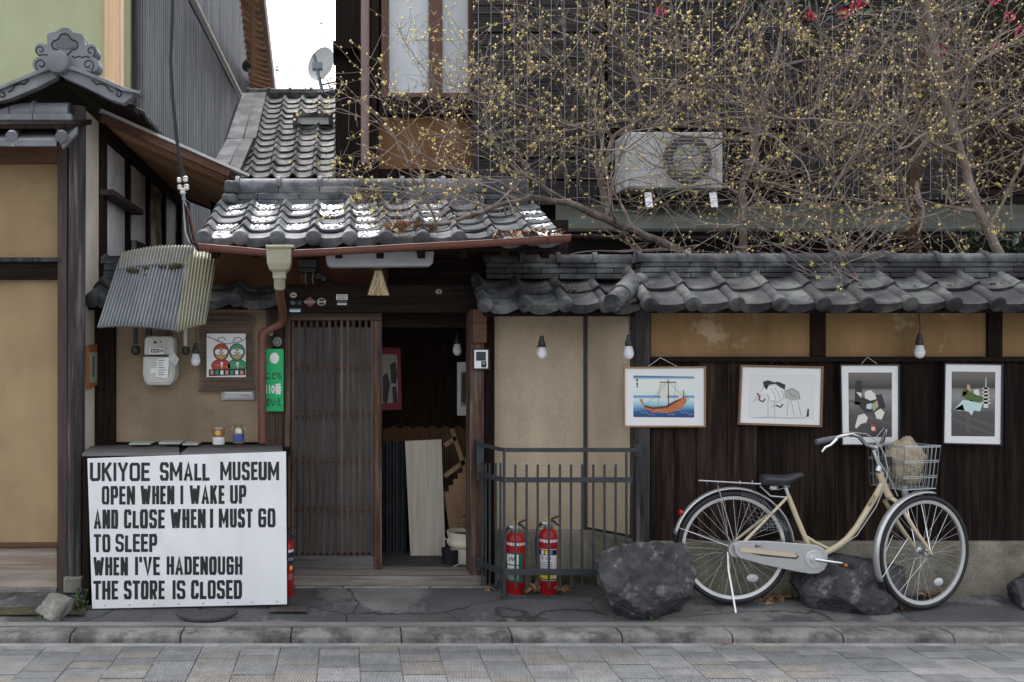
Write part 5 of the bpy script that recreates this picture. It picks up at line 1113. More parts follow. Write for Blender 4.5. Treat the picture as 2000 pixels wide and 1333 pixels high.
leaves('roof_leaves', [(1535+i*9,575,5.95,7) for i in range(3)]+[(1700,568,5.93,40),(1780,570,5.93,60),(1950,573,5.93,60),(1120,570,6.05,24),(1870,565,5.93,50),(1960,563,5.94,50),(1620,568,5.93,30)], .007, .022, .08, m=mat('leaf_litter', (.07,.04,.03), .9, .7, 40, bump=.2, col2=(.2,.12,.08), mix2=.7, s2=30))
Mweed = mat('weed_green', (.05,.09,.025), .6, .4, 12, bump=.1)
def weed(px, py, d, h_, n_, label):
    q = MB(); c = P(px, py, d)
    for i in range(n_):
        a = random.uniform(0,6.3); r_ = random.uniform(.01,.07); p = c+Vector((math.cos(a)*r_, math.sin(a)*r_*.6, random.uniform(.01,h_)))
        leaf(q, p, random.uniform(.012,.024), random.uniform(0,6.3), random.uniform(-.9,.9)); q.tube([c, p], .0016, 4)
    tag(q.build('weed', Mweed), label, 'plant')
weed(160, 1192, 5.75, .13, 34, 'leafy green weed between the pale stone and sign'); weed(92, 1216, 5.6, .035, 16, 'small grassy weed at the foot of the pale stone')
weed(1270, 1212, 5.6, .03, 18, 'tuft of grass in front of the craggy boulder')
q = MB(); rg = random.Random(9)
for i in range(150):                      # grit, bud scales and leaf crumbs on the pavement
    yy = rg.choice((rg.uniform(5.5,6.0), rg.gauss(5.93,.04), rg.gauss(5.49,.015))); leaf(q, Vector((rg.uniform(-1.5,3.8), yy, .066+max(0,min(1,(yy-5.47)/.5))*.036)), rg.uniform(.004,.011), rg.uniform(0,6), rg.uniform(-.4,.4))
stuff(q.build('pavement_debris', Mleaf))
q = MB()
for i in range(38):
    x = random.choice([random.uniform(1380,1460),random.uniform(1700,2000),random.uniform(1840,1960)]); p = Vector((PXx(x,5.31), 5.30+random.uniform(-.015,.012), .005)); leaf(q, p, random.uniform(.006,.014), random.uniform(0,6), random.uniform(-.5,.5))
stuff(q.build('gutter_petals', mat('fallen_petals', (.22,.03,.06), .7, .6, 30, bump=.1, col2=(.4,.36,.33), mix2=.8, s2=25)))
# ================================================================= INSIDE THE DOORWAY
bd = tag(MB().pprism([(791,862),(862,859),(871,1106),(803,1111)], 6.75, 6.775).build('leaning_board', mat('stained_pale_board', (.50,.45,.38), .75, .2, 5, GR, .2, 12, col2=(.09,.06,.05), mix2=.85, s2=7, thr=(.66,.7))), 'stained pale wooden board standing inside the open doorway', 'board')
cu = MB(); k = 30
for i in range(k+1):
    x = 749+44*i/k; y = 6.85+.02*math.sin(i*1.3)+.008*math.sin(i*2.9); cu.v += [(PXx(x,6.85),y,PZ(1090-(6 if i%5 else 0),6.85)),(PXx(x,6.85),y,PZ(862,6.85))]
cu.f = [(2*i,2*i+2,2*i+3,2*i+1) for i in range(k)]
ct = cu.build('dark_curtain', mat('charcoal_cloth', (.06,.063,.07), .9, .3, 8, bump=.2), smooth=True); tag(ct, 'charcoal cloth curtain beside the leaning board', 'curtain')
def inpic(nm, label, pix, d_, bord, bm_, pm_, figs):
    t = thing(nm, label, 'picture', tuple(P(*pix[3], d_))); MB().pprism(pix, d_, d_+.01).build('border', bm_, t)
    cx = sum(p[0] for p in pix)/4; cy = sum(p[1] for p in pix)/4
    MB().pprism([(cx+(x-cx)*bord[0], cy+(y-cy)*bord[1]) for x,y in pix], d_-.002, d_-.0005).build('sheet', pm_, t)
    for f_ in figs: MB().pprism(f_, d_-.004, d_-.0025).build('figure', dk, t)
inpic('red_bordered_scroll', 'print with dark red border hanging inside the door', [(735,678),(782,680),(785,800),(735,802)], 7.0, (.70,.78), plain('scroll_red', (.22,.03,.05), .8), plain('scroll_paper', (.34,.32,.28), .8), [[(762,712),(772,706),(776,730),(774,750),(764,748)],[(748,735),(756,728),(762,750),(756,790),(748,785)],[(766,757),(774,755),(777,786),(768,790)]])
inpic('white_bordered_print', 'white-bordered ink print hanging inside the door by the post', [(893,708),(935,708),(935,812),(893,812)], 6.75, (.68,.66), plain('print_border', (.46,.46,.44), .8), plain('print_sheet_grey', (.2,.2,.2), .8), [[(902,730),(912,728),(914,750),(908,790),(901,785)]])
cp = thing('flower_pot', 'cream ceramic planter just inside the doorway', 'pot', tuple(P(905,1114,6.55))); c = P(912,1116,6.55)
MB().lathe([(a_*1.22,b_*1.2) for a_, b_ in ((.055,0),(.06,.01),(.07,.03),(.085,.09),(.092,.14),(.108,.15),(.112,.165),(.104,.18),(.108,.20),(.112,.225),(.10,.225),(.09,.2))], c, 'z', 30).build('pot_body', mat('cream_glaze', (.6,.55,.44), .4, .1, 6, bump=.05), cp, smooth=True)
MB().lathe([(.118,.245),(.001,.25)], c, 'z', 20).build('earth', M_asph, cp)
q = MB()
for i in range(14): leaf(q, c+Vector((random.uniform(-.08,.08),random.uniform(-.05,.05),.27+random.uniform(0,.1))), .035, random.uniform(0,6), random.uniform(-1,1))
q.build('dry_leaves', Mleaf, cp)
sc = thing('wooden_bench_frame', 'slatted wooden chair frame folded and leaning inside', 'chair', tuple(P(895,1060,6.8)))
for k in range(6): MB().beam(P(872+k*9,960-k*12,6.8), P(886+k*9,1058-k*11,6.78), .04, .015, (0,1,0)).build('slat', mat('light_brown_slat', (.26,.16,.085), .7, .4, 5, bump=.3), sc)
for a, b_ in (((868,930),(925,888)),((878,1052),(935,1008)),((882,838),(930,985)),((868,870),(890,855))): MB().beam(P(*a,6.79), P(*b_,6.79), .03, .035, (0,1,0)).build('rail', MATS['light_brown_slat'], sc)
rd = MB()
for i in range(46): x = 750+i*4; rd.tube([P(x,835+3*math.sin(i),7.4),P(x,1040,7.4)], .006, 4)
tag(rd.build('reed_screen', mat('reed_screen_brown', (.26,.14,.07), .8, .5, 9, GR, .3)), 'brown reed screen standing at the back of the entry', 'screen')
bkt = tag(MB().lathe([(.05,0),(.062,.12),(.065,.125),(.06,.125),(.05,.01)], P(880,1108,6.5), 'z', 16).build('black_bucket', M_blackp, smooth=True), 'small black bucket against the leaning board', 'bucket')
tag(MB().tube([P(838,1098,6.6),P(860,1108,6.5),P(880,1110,6.45),P(902,1100,6.45),P(890,1060,6.46),P(868,1052,6.5)], .0035, 6).build('white_cable', plain('cable_white', (.55,.55,.53), .5)), 'white cable looped round the black bucket', 'cable')
aw2 = tag(MB().pbox(752, 918, 626, 640, 6.5, 6.56).build('inner_valance', mat('grey_valance', (.10,.105,.11), .7, .3, 7, bump=.1)), 'grey rolled cloth across the top of doorway', 'valance')
for k in range(4):
    pass
# ================================================================= BICYCLE
bk = thing('bicycle', 'cream step-through bicycle with silver fenders and wire basket', 'bicycle', tuple(P(1600,1190,5.76)))
Mcrm = mat('cream_frame_paint', (.55,.46,.31), .3, .05, 4, bump=0, spec=.6)
Msil = plain('silver_paint', (.50,.51,.53), .3, .6); Mspk = plain('spoke_steel', (.62,.63,.65), .25, .9); Mgrip = plain('grip_grey', (.10,.10,.115), .55)
def bd_(px): return 5.80+(px-1432)/(1804-1432)*(-.08)
def B(px, py, off=0): return P(px, py, bd_(px)-off)       # off: metres towards the street
def Z(zx, zy, off=0): return B(1280+zx/2.6667, 780+zy/2.6667, off)
ST = R(-17); FV = Vector((math.cos(ST), -math.sin(ST), 0)); RV = Vector((-math.sin(ST), -math.cos(ST), 0)); UP = Vector((0,0,1))
def wheel(c, fwd, nm, label):
    fwd = fwd.normalized(); r = .338; ax = fwd.cross(UP).normalized()
    def ringp(rad, n_=56, a0_=0, a1_=360, lat=0): return [c+fwd*(rad*math.cos(R(a0_+(a1_-a0_)*i/n_)))+UP*(rad*math.sin(R(a0_+(a1_-a0_)*i/n_)))+ax*lat for i in range(n_)]
    wobj = MB().tube(ringp(r-.017), .017, 10, closed=True).build(nm, M_rub, bk, smooth=True); wobj['label'] = label
    q = MB(); n_ = 56
    for rad, lat in ((r-.031,-.011),(r-.031,.011),(r-.05,.008),(r-.053,0),(r-.05,-.008)): q.v += [tuple(p) for p in ringp(rad, n_, lat=lat)]
    for k in range(5):
        for i in range(n_): q.f.append((k*n_+i, k*n_+(i+1)%n_, ((k+1)%5)*n_+(i+1)%n_, ((k+1)%5)*n_+i))
    q.build('rim', plain('rim_alloy', (.66,.67,.68), .35, .75), wobj, smooth=True)
    q = MB(); ns = 36
    for i in range(ns):
        a = 360*i/ns; side = 1 if i % 2 else -1; a2 = a+(38 if (i//2) % 2 else -38)
        h0 = c+ax*(.028*side)+(fwd*math.cos(R(a2))+UP*math.sin(R(a2)))*.024; h1 = c+(fwd*math.cos(R(a))+UP*math.sin(R(a)))*(r-.048)
        q.tube([h0,h1], .0013, 4)
    q.build('spokes', Mspk, wobj)
    MB().tube([c-ax*.036,c-ax*.03,c-ax*.028,c+ax*.028,c+ax*.03,c+ax*.036], [.012,.027,.016,.016,.027,.012], 14).tube([c-ax*.062,c+ax*.062], .006, 8).build('hub', M_chrome, wobj, smooth=True)
    ra = R(-58); p = c+(fwd*math.cos(ra)+UP*math.sin(ra))*.215
    q = MB().lathe([(.001,-.006),(.022,-.005),(.028,0),(.022,.005),(.001,.006)], (0,0,0), 'y', 14); rot = Matrix.Translation(p) @ Matrix((fwd,ax,UP)).transposed().to_4x4()
    q.v = [tuple(rot @ Vector((v[0]*1.25,v[1],v[2]*.85))) for v in q.v]; q.build('spoke_reflector', plain('reflector_clear', (.55,.57,.58), .2), wobj, smooth=True)
    return ringp, ax
CR, CF = B(1432,1068), B(1804,1079)
CR = Vector((CR.x, CR.y, .088+.338)); CF = Vector((CF.x, CF.y, .076+.338))
FW = Vector((1,-.02,0)).normalized()
ringR, axR = wheel(CR, FW, 'rear_wheel', 'rear wheel of the bicycle'); ringF, axF = wheel(CF, FV, 'front_wheel', 'front wheel turned towards the street')
def fender(c, fwd, a0_, a1_, nm, m=Msil):
    ax = fwd.cross(UP).normalized(); q = MB(); n_ = 30; k = 6
    for i in range(n_+1):
        a = R(a0_+(a1_-a0_)*i/n_); rd_ = fwd*math.cos(a)+UP*math.sin(a)
        for j in range(k+1):
            b = math.pi*j/k; q.v.append(tuple(c+rd_*(.350+.012*math.sin(b))+ax*(.022*math.cos(b))))
    q.f = [(i*(k+1)+j, i*(k+1)+j+1, (i+1)*(k+1)+j+1, (i+1)*(k+1)+j) for i in range(n_) for j in range(k)]
    o = q.build(nm, m, bk, smooth=True); s = o.modifiers.new('Solid','SOLIDIFY'); s.thickness = .0012; return o
fender(CR, FW, 2, 168, 'rear_fender'); fender(CF, FV, 78, 205, 'front_fender')
p = CR+(FW*math.cos(R(168))+UP*math.sin(R(168)))*.356; MB().beam(p+Vector((-.004,0,.01)), p+Vector((.003,0,-.045)), .05, .006, (1,0,0)).build('mud_flap', M_rub, bk)
p = CF+(FV*math.cos(R(205))+UP*math.sin(R(205)))*.352; MB().beam(p+UP*.01, p-UP*.05+FV*.012, .045, .005, FV).build('mud_flap', M_rub, bk)
p = CR+(FW*math.cos(R(146))+UP*math.sin(R(146)))*.372; MB().lathe([(.018,-.012),(.02,0),(.012,.012)], p, 'x', 14).build('tail_reflector', plain('reflector_red', (.35,.01,.01), .2), bk, smooth=True)
# frame
BBp = Z(830,835); q = MB()
q.tube([Z(1166,385), Z(1214,505)], .0195, 16)
q.tube([Z(1186,432), Z(1150,500), Z(1090,600), Z(1045,672), Z(1000,726), Z(955,763), Z(905,790), Z(860,815), BBp], [.0175]*9, 16)
q.tube([Z(690,500), Z(740,625), Z(790,745), BBp], .0145, 14)
q.tube([Z(783,715), Z(830,745), Z(900,778)], .010, 10)
for s_ in (-1, 1):
    o_ = -.055*s_
    q.tube([Z(686,512,o_*.3), Z(640,560,o_*.7), CR+Vector((.02,o_*-1.0,.02))], .0085, 10)
    q.tube([BBp+Vector((-.02,o_*-.6,0)), Z(640,806,o_*.8), CR+Vector((.02,o_*-1.05,0))], .0095, 10)
frame = q.build('frame', Mcrm, bk, smooth=True); frame['label'] = 'cream step-through frame with one curved main tube'
q = MB().tube([BBp+Vector((0,.04,0)), BBp+Vector((0,-.04,0))], .024, 16); q.build('bottom_bracket', M_chrome, frame, smooth=True)
p = Z(1130,545,.024); text = text_mesh('BISCUIT', 'lettering', M_ink, 0, .075, 0, .016, 0, .01, frame)
if text:
    a = math.atan2(170, -110); M_ = Matrix.Translation(Z(1118,560,.0235)) @ Matrix.Rotation(-R(58), 4, 'Y')
    for v in text.data.vertices: v.co = M_ @ v.co
# fork in the steering frame
q = MB(); crown = Z(1222,508)
q.tube([Z(1205,480), crown], .019, 12)
for s_ in (-1,1):
    l = RV*(.05*s_); q.tube([crown-l*.2, crown+l+FV*.012-UP*.03, crown.lerp(CF,.55)+l-FV*.012, CF+l-FV*.035+UP*.05, CF+l], [.014,.0135,.011,.009,.008], 12)
q.build('fork', Mcrm, bk, smooth=True)
for s_ in (-1,1):
    l = RV*(.052*s_); MB().tube([CF+l, CF+l+(FV*math.cos(R(150))+UP*math.sin(R(150)))*.20, CF+(FV*math.cos(R(200))+UP*math.sin(R(200)))*.352+RV*.026*s_], .0022, 6).build('fender_stay', M_chrome, bk)
    l = axR*(.055*s_); MB().tube([CR+l, CR+(FW*math.cos(R(160))+UP*math.sin(R(160)))*.352+axR*.026*s_], .0022, 6).build('fender_stay', M_chrome, bk)
    MB().tube([CR+l, Z(325,450,.055*s_)], .0032, 6).build('rack_stay', M_chrome, bk)
# chain case, crank, pedals
def zp(pts, off0, off1, nm, m, par, bev=.004):
    q = MB(); n_ = len(pts)
    q.v = [tuple(Z(x,y,off0)) for x,y in pts]+[tuple(Z(x,y,off1)) for x,y in pts]
    q.f = [tuple(range(n_)), tuple(range(2*n_-1,n_-1,-1))]+[(i,(i+1)%n_,(i+1)%n_+n_,i+n_) for i in range(n_)]
    return q.build(nm, m, par, bevel=bev, seg=3)
cc = zp([(412,762),(430,738),(560,738),(760,752),(840,760),(878,780),(898,815),(898,855),(880,890),(850,908),(810,911),(740,900),(560,862),(440,828),(415,805)], .085, .045, 'chain_case', Msil, bk)
zp([(505,796),(735,806),(748,820),(735,834),(560,818),(505,806)], .0875, .086, 'chain_case_slot', plain('case_shadow', (.05,.05,.05), .6), cc, 0)
zp([(440,774),(700,800),(740,812),(735,824),(690,822),(440,795)], .091, .088, 'chain_stay_cover', Mcrm, cc, .001)
c_ = Z(828,835,.087)
MB().lathe([(.05,-.002),(.052,.0),(.052,.004)], c_, 'y', 32).build('case_disc', plain('case_disc', (.58,.59,.6), .3, .5), cc, smooth=True)
ptx = Z(520,766,.0875); ln_ = text_mesh('BISCUIT', 'lettering', M_ink, ptx.x, ptx.x+.07, ptx.z-.008, ptx.z+.008, ptx.y, .0, cc)
cr_ = MB().lathe([(.02,-.02),(.022,0)], Z(828,835,.09), 'y', 18).tube([Z(830,835,.105), Z(975,856,.115)], [.011,.008], 10).build('crank', M_chrome, bk, smooth=True)
MB().beam(Z(965,862,.12), Z(1052,874,.20), .055, .018).build('pedal', M_blackp, cr_, bevel=.003)
MB().beam(Z(985,862,.213), Z(1000,866,.218), .02, .012).build('pedal_reflector', plain('reflector_amber', (.5,.18,.02), .3), cr_)
MB().tube([Z(828,835,-.05), Z(700,815,-.06)], .008, 8).build('far_crank', M_chrome, cr_)
MB().beam(Z(700,815,-.08), Z(660,812,-.14), .05, .018).build('far_pedal', M_blackp, cr_)
# saddle
q = MB(); prof_s = [(548,.010,408),(556,.055,392),(590,.085,388),(640,.082,396),(690,.055,392),(730,.036,382),(760,.026,380),(772,.012,388)]
k = 12; nprev = None
for (zx, hw, zt_) in prof_s:
    c0 = Z(zx, zt_); dep = .045 if zx < 700 else .03
    for j in range(k):
        an = 2*math.pi*j/k; sn = math.sin(an); q.v.append((c0.x, c0.y+hw*math.cos(an), c0.z-dep*.5+ (dep*.5*sn if sn > 0 else dep*1.0*sn*(1 if hw > .03 else .5))))
n_ = len(prof_s); q.f = [(i*k+j, i*k+(j+1)%k, (i+1)*k+(j+1)%k, (i+1)*k+j) for i in range(n_-1) for j in range(k)]+[tuple(range(k)), tuple(range((n_-1)*k, n_*k))]
sd = q.build('saddle', plain('saddle_vinyl', (.035,.038,.045), .45), bk, smooth=True); m = sd.modifiers.new('Sub','SUBSURF'); m.levels = 1; m.render_levels = 2
MB().tube([Z(692,505), Z(672,440)], .0125, 12).build('seat_post', M_chrome, bk, smooth=True)
q = MB()
for s_ in (-.03,.03):
    q.tube([Z(600,455,s_*1.5), Z(640,470,s_), Z(700,452,s_*.5)], .004, 6)
    q.tube([Z(598+j*2,462,s_*1.5)+UP*(.012*math.sin(j*1.6))+Vector((.006*math.cos(j*1.6),0,0)) for j in range(18)], .003, 5)
q.build('saddle_springs', M_chrome, sd)
# rack
q = MB()
for s_ in (-.06,-.02,.02,.06): q.tube([Z(230,424,s_), Z(540,442,s_)], .0042, 6)
q.tube([Z(230,424,-.06), Z(226,424,0), Z(230,424,.06)], .0045, 6); q.tube([Z(545,440,-.06), Z(552,442,0), Z(545,440,.06)], .0045, 6)
for zx in (270,325,440,505): q.tube([Z(zx,428,-.06), Z(zx,444,-.03), Z(zx,444,.03), Z(zx,428,.06)], .003, 6)
for s_ in (-.045,.045): q.tube([Z(545,452,s_), Z(600,505,s_), Z(686,512,s_*.4)], .0045, 6)
q.build('rear_rack', plain('rack_steel', (.55,.57,.6), .3, .8), bk, smooth=True)
# skirt guard netting on the near side of the rear wheel
q = MB()
for i in range(7):
    q.tube([Z(450+i*16,480+i*3,.05), Z(470+i*34,600+i*12,.05), Z(500+i*30,640+i*8,.05)], .0009, 3); q.tube([Z(455,500+i*22,.05), Z(520+i*4,520+i*24,.05), Z(600+i*16,580+i*16,.05)], .0009, 3)
for i in range(4): q.tube([Z(520,640+i*14,.05), Z(700,630+i*17,.05)], .0009, 3)
for i in range(12): q.tube([Z(520+i*15,638,.05), Z(515+i*17,688,.05)], .0009, 3)
q.build('skirt_guard', plain('guard_grey', (.22,.23,.25), .5), bk)
# kickstand, lock
MB().tube([Z(376,795,.06), Z(380,890,.075), Z(418,1112,.13)], [.009,.008,.007], 8).build('kickstand', M_chrome, bk, smooth=True)
MB().lathe([(.045,-.02),(.05,0),(.03,.03)], CR+Vector((-.005,-.04,0)), 'y', 18).build('rear_brake', M_alu, bk, smooth=True)
# steering: stem, bars, grips, levers
hb = Z(1128,252)
MB().tube([Z(1182,395), Z(1168,355), hb], [.0135,.0125,.0125], 12).tube([hb-RV*.03, hb+RV*.03], .016, 12).build('stem', M_chrome, bk, smooth=True)
MB().tube([Z(1160,375),Z(1172,350)], .022, 14).build('head_cap', M_alu, bk, smooth=True)
near = [hb+RV*.03, Z(1095,235,.07), Z(1060,195,.13), Z(1015,180,.19), Z(965,192,.23), Z(930,205,.25)]
far = [hb-RV*.03, Z(1165,246,-.06), Z(1185,215,-.13), Z(1198,165,-.2), Z(1192,140,-.25), Z(1180,150,-.29)]
MB().tube(near, .0115, 12).tube(far, .0115, 12).build('handlebar', M_chrome, bk, smooth=True)
MB().tube([Z(935,204,.25), Z(890,212,.265), Z(838,224,.28)], [.015,.0165,.0155], 12).build('grip', Mgrip, bk, smooth=True)
MB().tube([Z(1184,148,-.28), Z(1172,168,-.31), Z(1155,192,-.34)], [.015,.0165,.0155], 12).build('grip', Mgrip, bk, smooth=True)
MB().tube([Z(945,208,.27), Z(915,238,.29), Z(885,252,.295), Z(868,275,.295)], [.008,.006,.006,.005], 8).build('brake_lever', M_alu, bk, smooth=True)
MB().tube([Z(1192,160,-.30), Z(1205,190,-.33), Z(1212,235,-.35)], [.008,.006,.005], 8).build('brake_lever', M_alu, bk, smooth=True)
MB().lathe([(.02,-.004),(.024,.006),(.02,.016),(.005,.02)], Z(1190,126,-.27), 'z', 16).build('bell', M_chrome, bk, smooth=True)
for pts in ([Z(945,200,.26),Z(1010,172,.2),Z(1100,180,.1),Z(1160,225,.02),Z(1195,290,.04),Z(1212,370,.045),Z(1200,440,.04),Z(1150,560,.03),Z(1050,710,.03),Z(900,805,.03)],
            [Z(1190,150,-.2),Z(1150,200,-.02),Z(1165,320,.03),Z(1225,420,.03),Z(1262,505,.02)]): MB().tube(pts, .0028, 6).build('brake_cable', plain('cable_grey', (.4,.41,.42), .4), bk, smooth=True)
# lamp and dynamo by the fork
lp = crown+FV*.085-UP*.01+RV*.03
MB().tube([lp, lp+UP*.03-FV*.005, lp+UP*.075-FV*.02], [.015,.019,.017], 12).build('dynamo', plain('dynamo_grey', (.34,.36,.38), .4, .3), bk, smooth=True)
MB().lathe([(.012,-.03),(.027,-.02),(.03,.012),(.027,.02)], lp+FV*.085+UP*.012, 'x', 16).build('head_lamp', plain('lamp_grey', (.40,.42,.45), .3, .2), bk, smooth=True)
MB().tube([lp-UP*.01, lp-UP*.01-FV*.04], .009, 8).tube([lp+UP*.02, lp+UP*.02+FV*.07], .006, 8).build('lamp_bracket', M_alu, bk)
# basket in the steering frame
b0 = Z(1166,430)+FV*.05; zt, zb_ = PZ(871,5.70), PZ(955,5.70)
def bp3(f_, r_, h_):                        # taper: narrower at the bottom
    k_ = .86+.14*h_; return Vector((b0.x,b0.y,0))+FV*(.265*f_*(.93+.07*h_))+RV*(.135*r_*k_)+UP*(zb_+(zt-zb_)*h_)
q = MB()
for h_ in (1.0, .97, .66, .62, .3, .26, 0): q.tube([bp3(0,-1,h_),bp3(0,1,h_),bp3(1,1,h_),bp3(1,-1,h_)], .0028 if h_ in (1.0,0) else .0018, 5, closed=True)
for i in range(11):
    t_ = -1+2*i/10; q.tube([bp3(0,t_,0),bp3(0,t_,1)], .0016, 4); q.tube([bp3(1,t_,0),bp3(1,t_,1)], .0016, 4); q.tube([bp3(0,t_,0),bp3(1,t_,0)], .0016, 4)
for i in range(9):
    t_ = i/8; q.tube([bp3(t_,1,0),bp3(t_,1,1)], .0016, 4); q.tube([bp3(t_,-1,0),bp3(t_,-1,1)], .0016, 4); q.tube([bp3(t_,-1,0),bp3(t_,1,0)], .0016, 4)
q.build('basket', plain('basket_wire', (.42,.45,.48), .3, .8), bk)
for s_ in (-.5,.5): MB().tube([bp3(.8,s_,0), bp3(.85,s_,-.35), CF+RV*(.05*s_*2)], .0034, 6).build('basket_stay', M_chrome, bk, smooth=True)
zp([(1185,300),(1232,300),(1236,345),(1190,350)], .02, -.02, 'lock_bracket', M_blackp, bk)
# woolly rug stuffed in the basket
bm = bmesh.new(); bmesh.ops.create_icosphere(bm, subdivisions=5, radius=1); cw = bp3(.5,0,.55)
for v in bm.verts:
    n_ = v.co.normalized(); k_ = 1+.22*noise.noise(n_*1.6+Vector((4,1,2)))+.08*noise.noise(n_*5+Vector((1,7,3)))+.05*noise.noise(n_*11+Vector((3,2,9)))
    c = n_*k_; h_ = c.z; s_ = 1-.22*max(0,h_)
    v.co = cw+FV*(c.x*.118*s_+.012)+RV*(c.y*.105*s_)+UP*(c.z*.14+.012)
me = bpy.data.meshes.new('woolly_rug'); bm.to_mesh(me); bm.free(); me.polygons.foreach_set('use_smooth', [True]*len(me.polygons))
me.materials.append(mat('dirty_fleece', (.44,.37,.27), .95, .4, 14, bump=1, bscale=70, col2=(.03,.022,.018), mix2=.95, s2=4.2, thr=(.57,.6)))
rug = tag(link('woolly_rug', me), 'dirty cream fleece rug stuffed in the bicycle basket', 'rug')
q = MB(); rg = random.Random(4)
for v in me.vertices:
    for _ in range(2):
        n_ = (v.co-cw).normalized(); a_ = n_.orthogonal().normalized(); b_ = n_.cross(a_); an = rg.uniform(0,6.3); e = a_*math.cos(an)+b_*math.sin(an)
        p = Vector(v.co)+e*rg.uniform(0,.006); tip = p+n_*rg.uniform(.002,.008)+e*rg.uniform(.002,.009)-UP*.003; s_ = (e.cross(n_))*rg.uniform(.0012,.0026)
        q.add([p-s_, p+s_, tip], [(0,1,2)])
stuff(q.build('fleece_tufts', MATS['dirty_fleece'], rug))
# ================================================================= OVERHEAD CABLE, AIR CONDITIONER
cb_ = thing('service_cable', 'black overhead cable with white porcelain insulators', 'cable', tuple(P(358,360,6.0)))
MB().tube([P(339,-120,6.0),P(336,40,6.0),P(333,120,6.0),P(337,190,6.0),P(345,270,6.0),P(353,330,6.0),P(357,350,6.0)], .011, 8).build('cable_run', M_rub, cb_, smooth=True)
MB().tube([P(345,270,6.0),P(355,325,5.98),P(365,352,5.98)], .006, 6).build('cable_tail', M_rub, cb_, smooth=True)
Mpor = plain('porcelain', (.62,.62,.58), .2)
for x, y, r_ in ((350,352,.016),(362,350,.018),(351,366,.016),(364,366,.019),(357,374,.02)): MB().lathe([(r_*.5,-r_),(r_,-r_*.5),(r_*.7,0),(r_,r_*.5),(r_*.5,r_)], P(x,y,5.98), 'z', 12).build('insulator', Mpor, cb_, smooth=True)
MB().tube([P(358,376,6.0),P(359,392,6.0)], .012, 8).tube([P(359,392,6.0),P(364,402,6.0),P(358,404,6.0),P(359,392,6.0)], .006, 6).build('clevis', Msteel, cb_)
for dx, m_ in ((0,M_rub),(5,M_rub),(-4,plain('cable_pale', (.5,.5,.47), .5)),(8,plain('cable_red', (.22,.07,.05), .5))):
    MB().tube([P(360+dx*.3,398,6.0),P(364+dx,425,6.05),P(368+dx*1.3,455,6.1),P(374+dx,474,6.1),P(384+dx*1.5,482,6.15)], .006, 6).build('drop_wire', m_, cb_, smooth=True)
ac = thing('air_conditioner', 'white air conditioner unit half hidden behind the branches', 'air conditioner', tuple(P(1310,372,8.1)))
Mac = mat('ac_white', (.55,.56,.57), .5, .1, 5, bump=.05, col2=(.3,.28,.25), mix2=.5, s2=5)
MB().pbox(1222, 1412, 258, 368, 8.05, 8.38).build('cabinet', Mac, ac, bevel=.012)
c = P(1343,312,8.045); MB().lathe([(.2,-.004),(.205,.004)], c, 'y', 36).build('fan_opening', plain('fan_shade', (.07,.072,.075), .6), ac); MB().lathe([(.12,-.012),(.125,-.006)], c, 'y', 30).build('fan_disc', mat('fan_grey', (.36,.38,.38), .5, .1, 5), ac)
for i in range(14): MB().pbox(1290, 1396, 264+i*7.4, 264.8+i*7.4, 8.028, 8.034).build('grille_bar', Mac, ac)
MB().pbox(1226, 1278, 262, 364, 8.044, 8.052).build('side_cover', Mac, ac)
for x in (1258, 1385): MB().add([P(x,376,8.06),P(x+14,376,8.06),P(x+18,405,7.95),P(x+4,405,7.95),P(x,376,8.12),P(x+14,376,8.12),P(x+18,405,8.02),P(x+4,405,8.02)], [(0,1,2,3),(7,6,5,4),(0,4,5,1),(1,5,6,2),(2,6,7,3),(3,7,4,0)]).build('foot', M_white, ac)
# ================================================================= SNOW ON THE CANOPY
q = MB(); wt, Lt = .2165, .178
for r in range(5):
    for c in range(10):
        if c > 4 and random.random() < .7: continue
        if r == 0 and random.random() < .6: continue
        if random.random() < .18: continue
        u0 = .32+random.uniform(-.06,.14); u1 = random.uniform(.8,1.03); y0_ = random.uniform(.004,.075)+(.05 if c > 5 else 0); y1_ = .19
        nu, nv = 14, 8; o_ = len(q.v); fade = random.uniform(.5,1)
        for j in range(nv+1):
            for i in range(nu+1):
                u = u0+(u1-u0)*i/nu; edge = min(i, nu-i, j*1.5)/5; wob = .05*noise.noise(Vector((c*3+u*9, r*3.3, 1)))
                v = y0_+(y1_-y0_)*j/nv+(wob*(1-j/4) if j < 4 else 0); u += .05*noise.noise(Vector((c*5, r*3+j*1.9, i*.6))) if i in (0,nu) else 0
                s = r*Lt+v; zz = prof(u,.046)+.016*(1-v/.235)+.0015+.007*min(1,edge)*fade
                base_ = Vector((-.884+c*wt+u*wt, 5.80, 2.256)); yy, zz2 = s*math.cos(SL)-zz*math.sin(SL), s*math.sin(SL)+zz*math.cos(SL)
                q.v.append((base_.x, base_.y+yy, base_.z+zz2))
        q.f += [(o_+j*(nu+1)+i, o_+j*(nu+1)+i+1, o_+(j+1)*(nu+1)+i+1, o_+(j+1)*(nu+1)+i) for j in range(nv) for i in range(nu) if not (min(i, nu-1-i, j, nv-1-j) < 3 and noise.noise(Vector((c*4+i*.45, r*5+j*.5, 7))) > .02)]
for i in range(60):     # thin strips on the ridge courses
    x = random.uniform(-.6,1.0); k = random.choice((1,2)); p = Vector((x, 6.665+k*.007, PZ(404,6.66)+k*.047-.001)); s = random.uniform(.03,.09)
    q.add([p+Vector((-s,-.0,0)),p+Vector((s,-.0,0)),p+Vector((s*.8,.012,.006)),p+Vector((-s*.8,.012,.006))], [(0,1,2,3)])
for (px_, py_) in ((1478,566),(1880,566),(1555,572)):
    p = P(px_, py_, 5.9); q.lathe([(.02,0),(.018,.006),(.008,.01)], p, 'z', 10)
stuff(q.build('snow', M_snow, smooth=True))
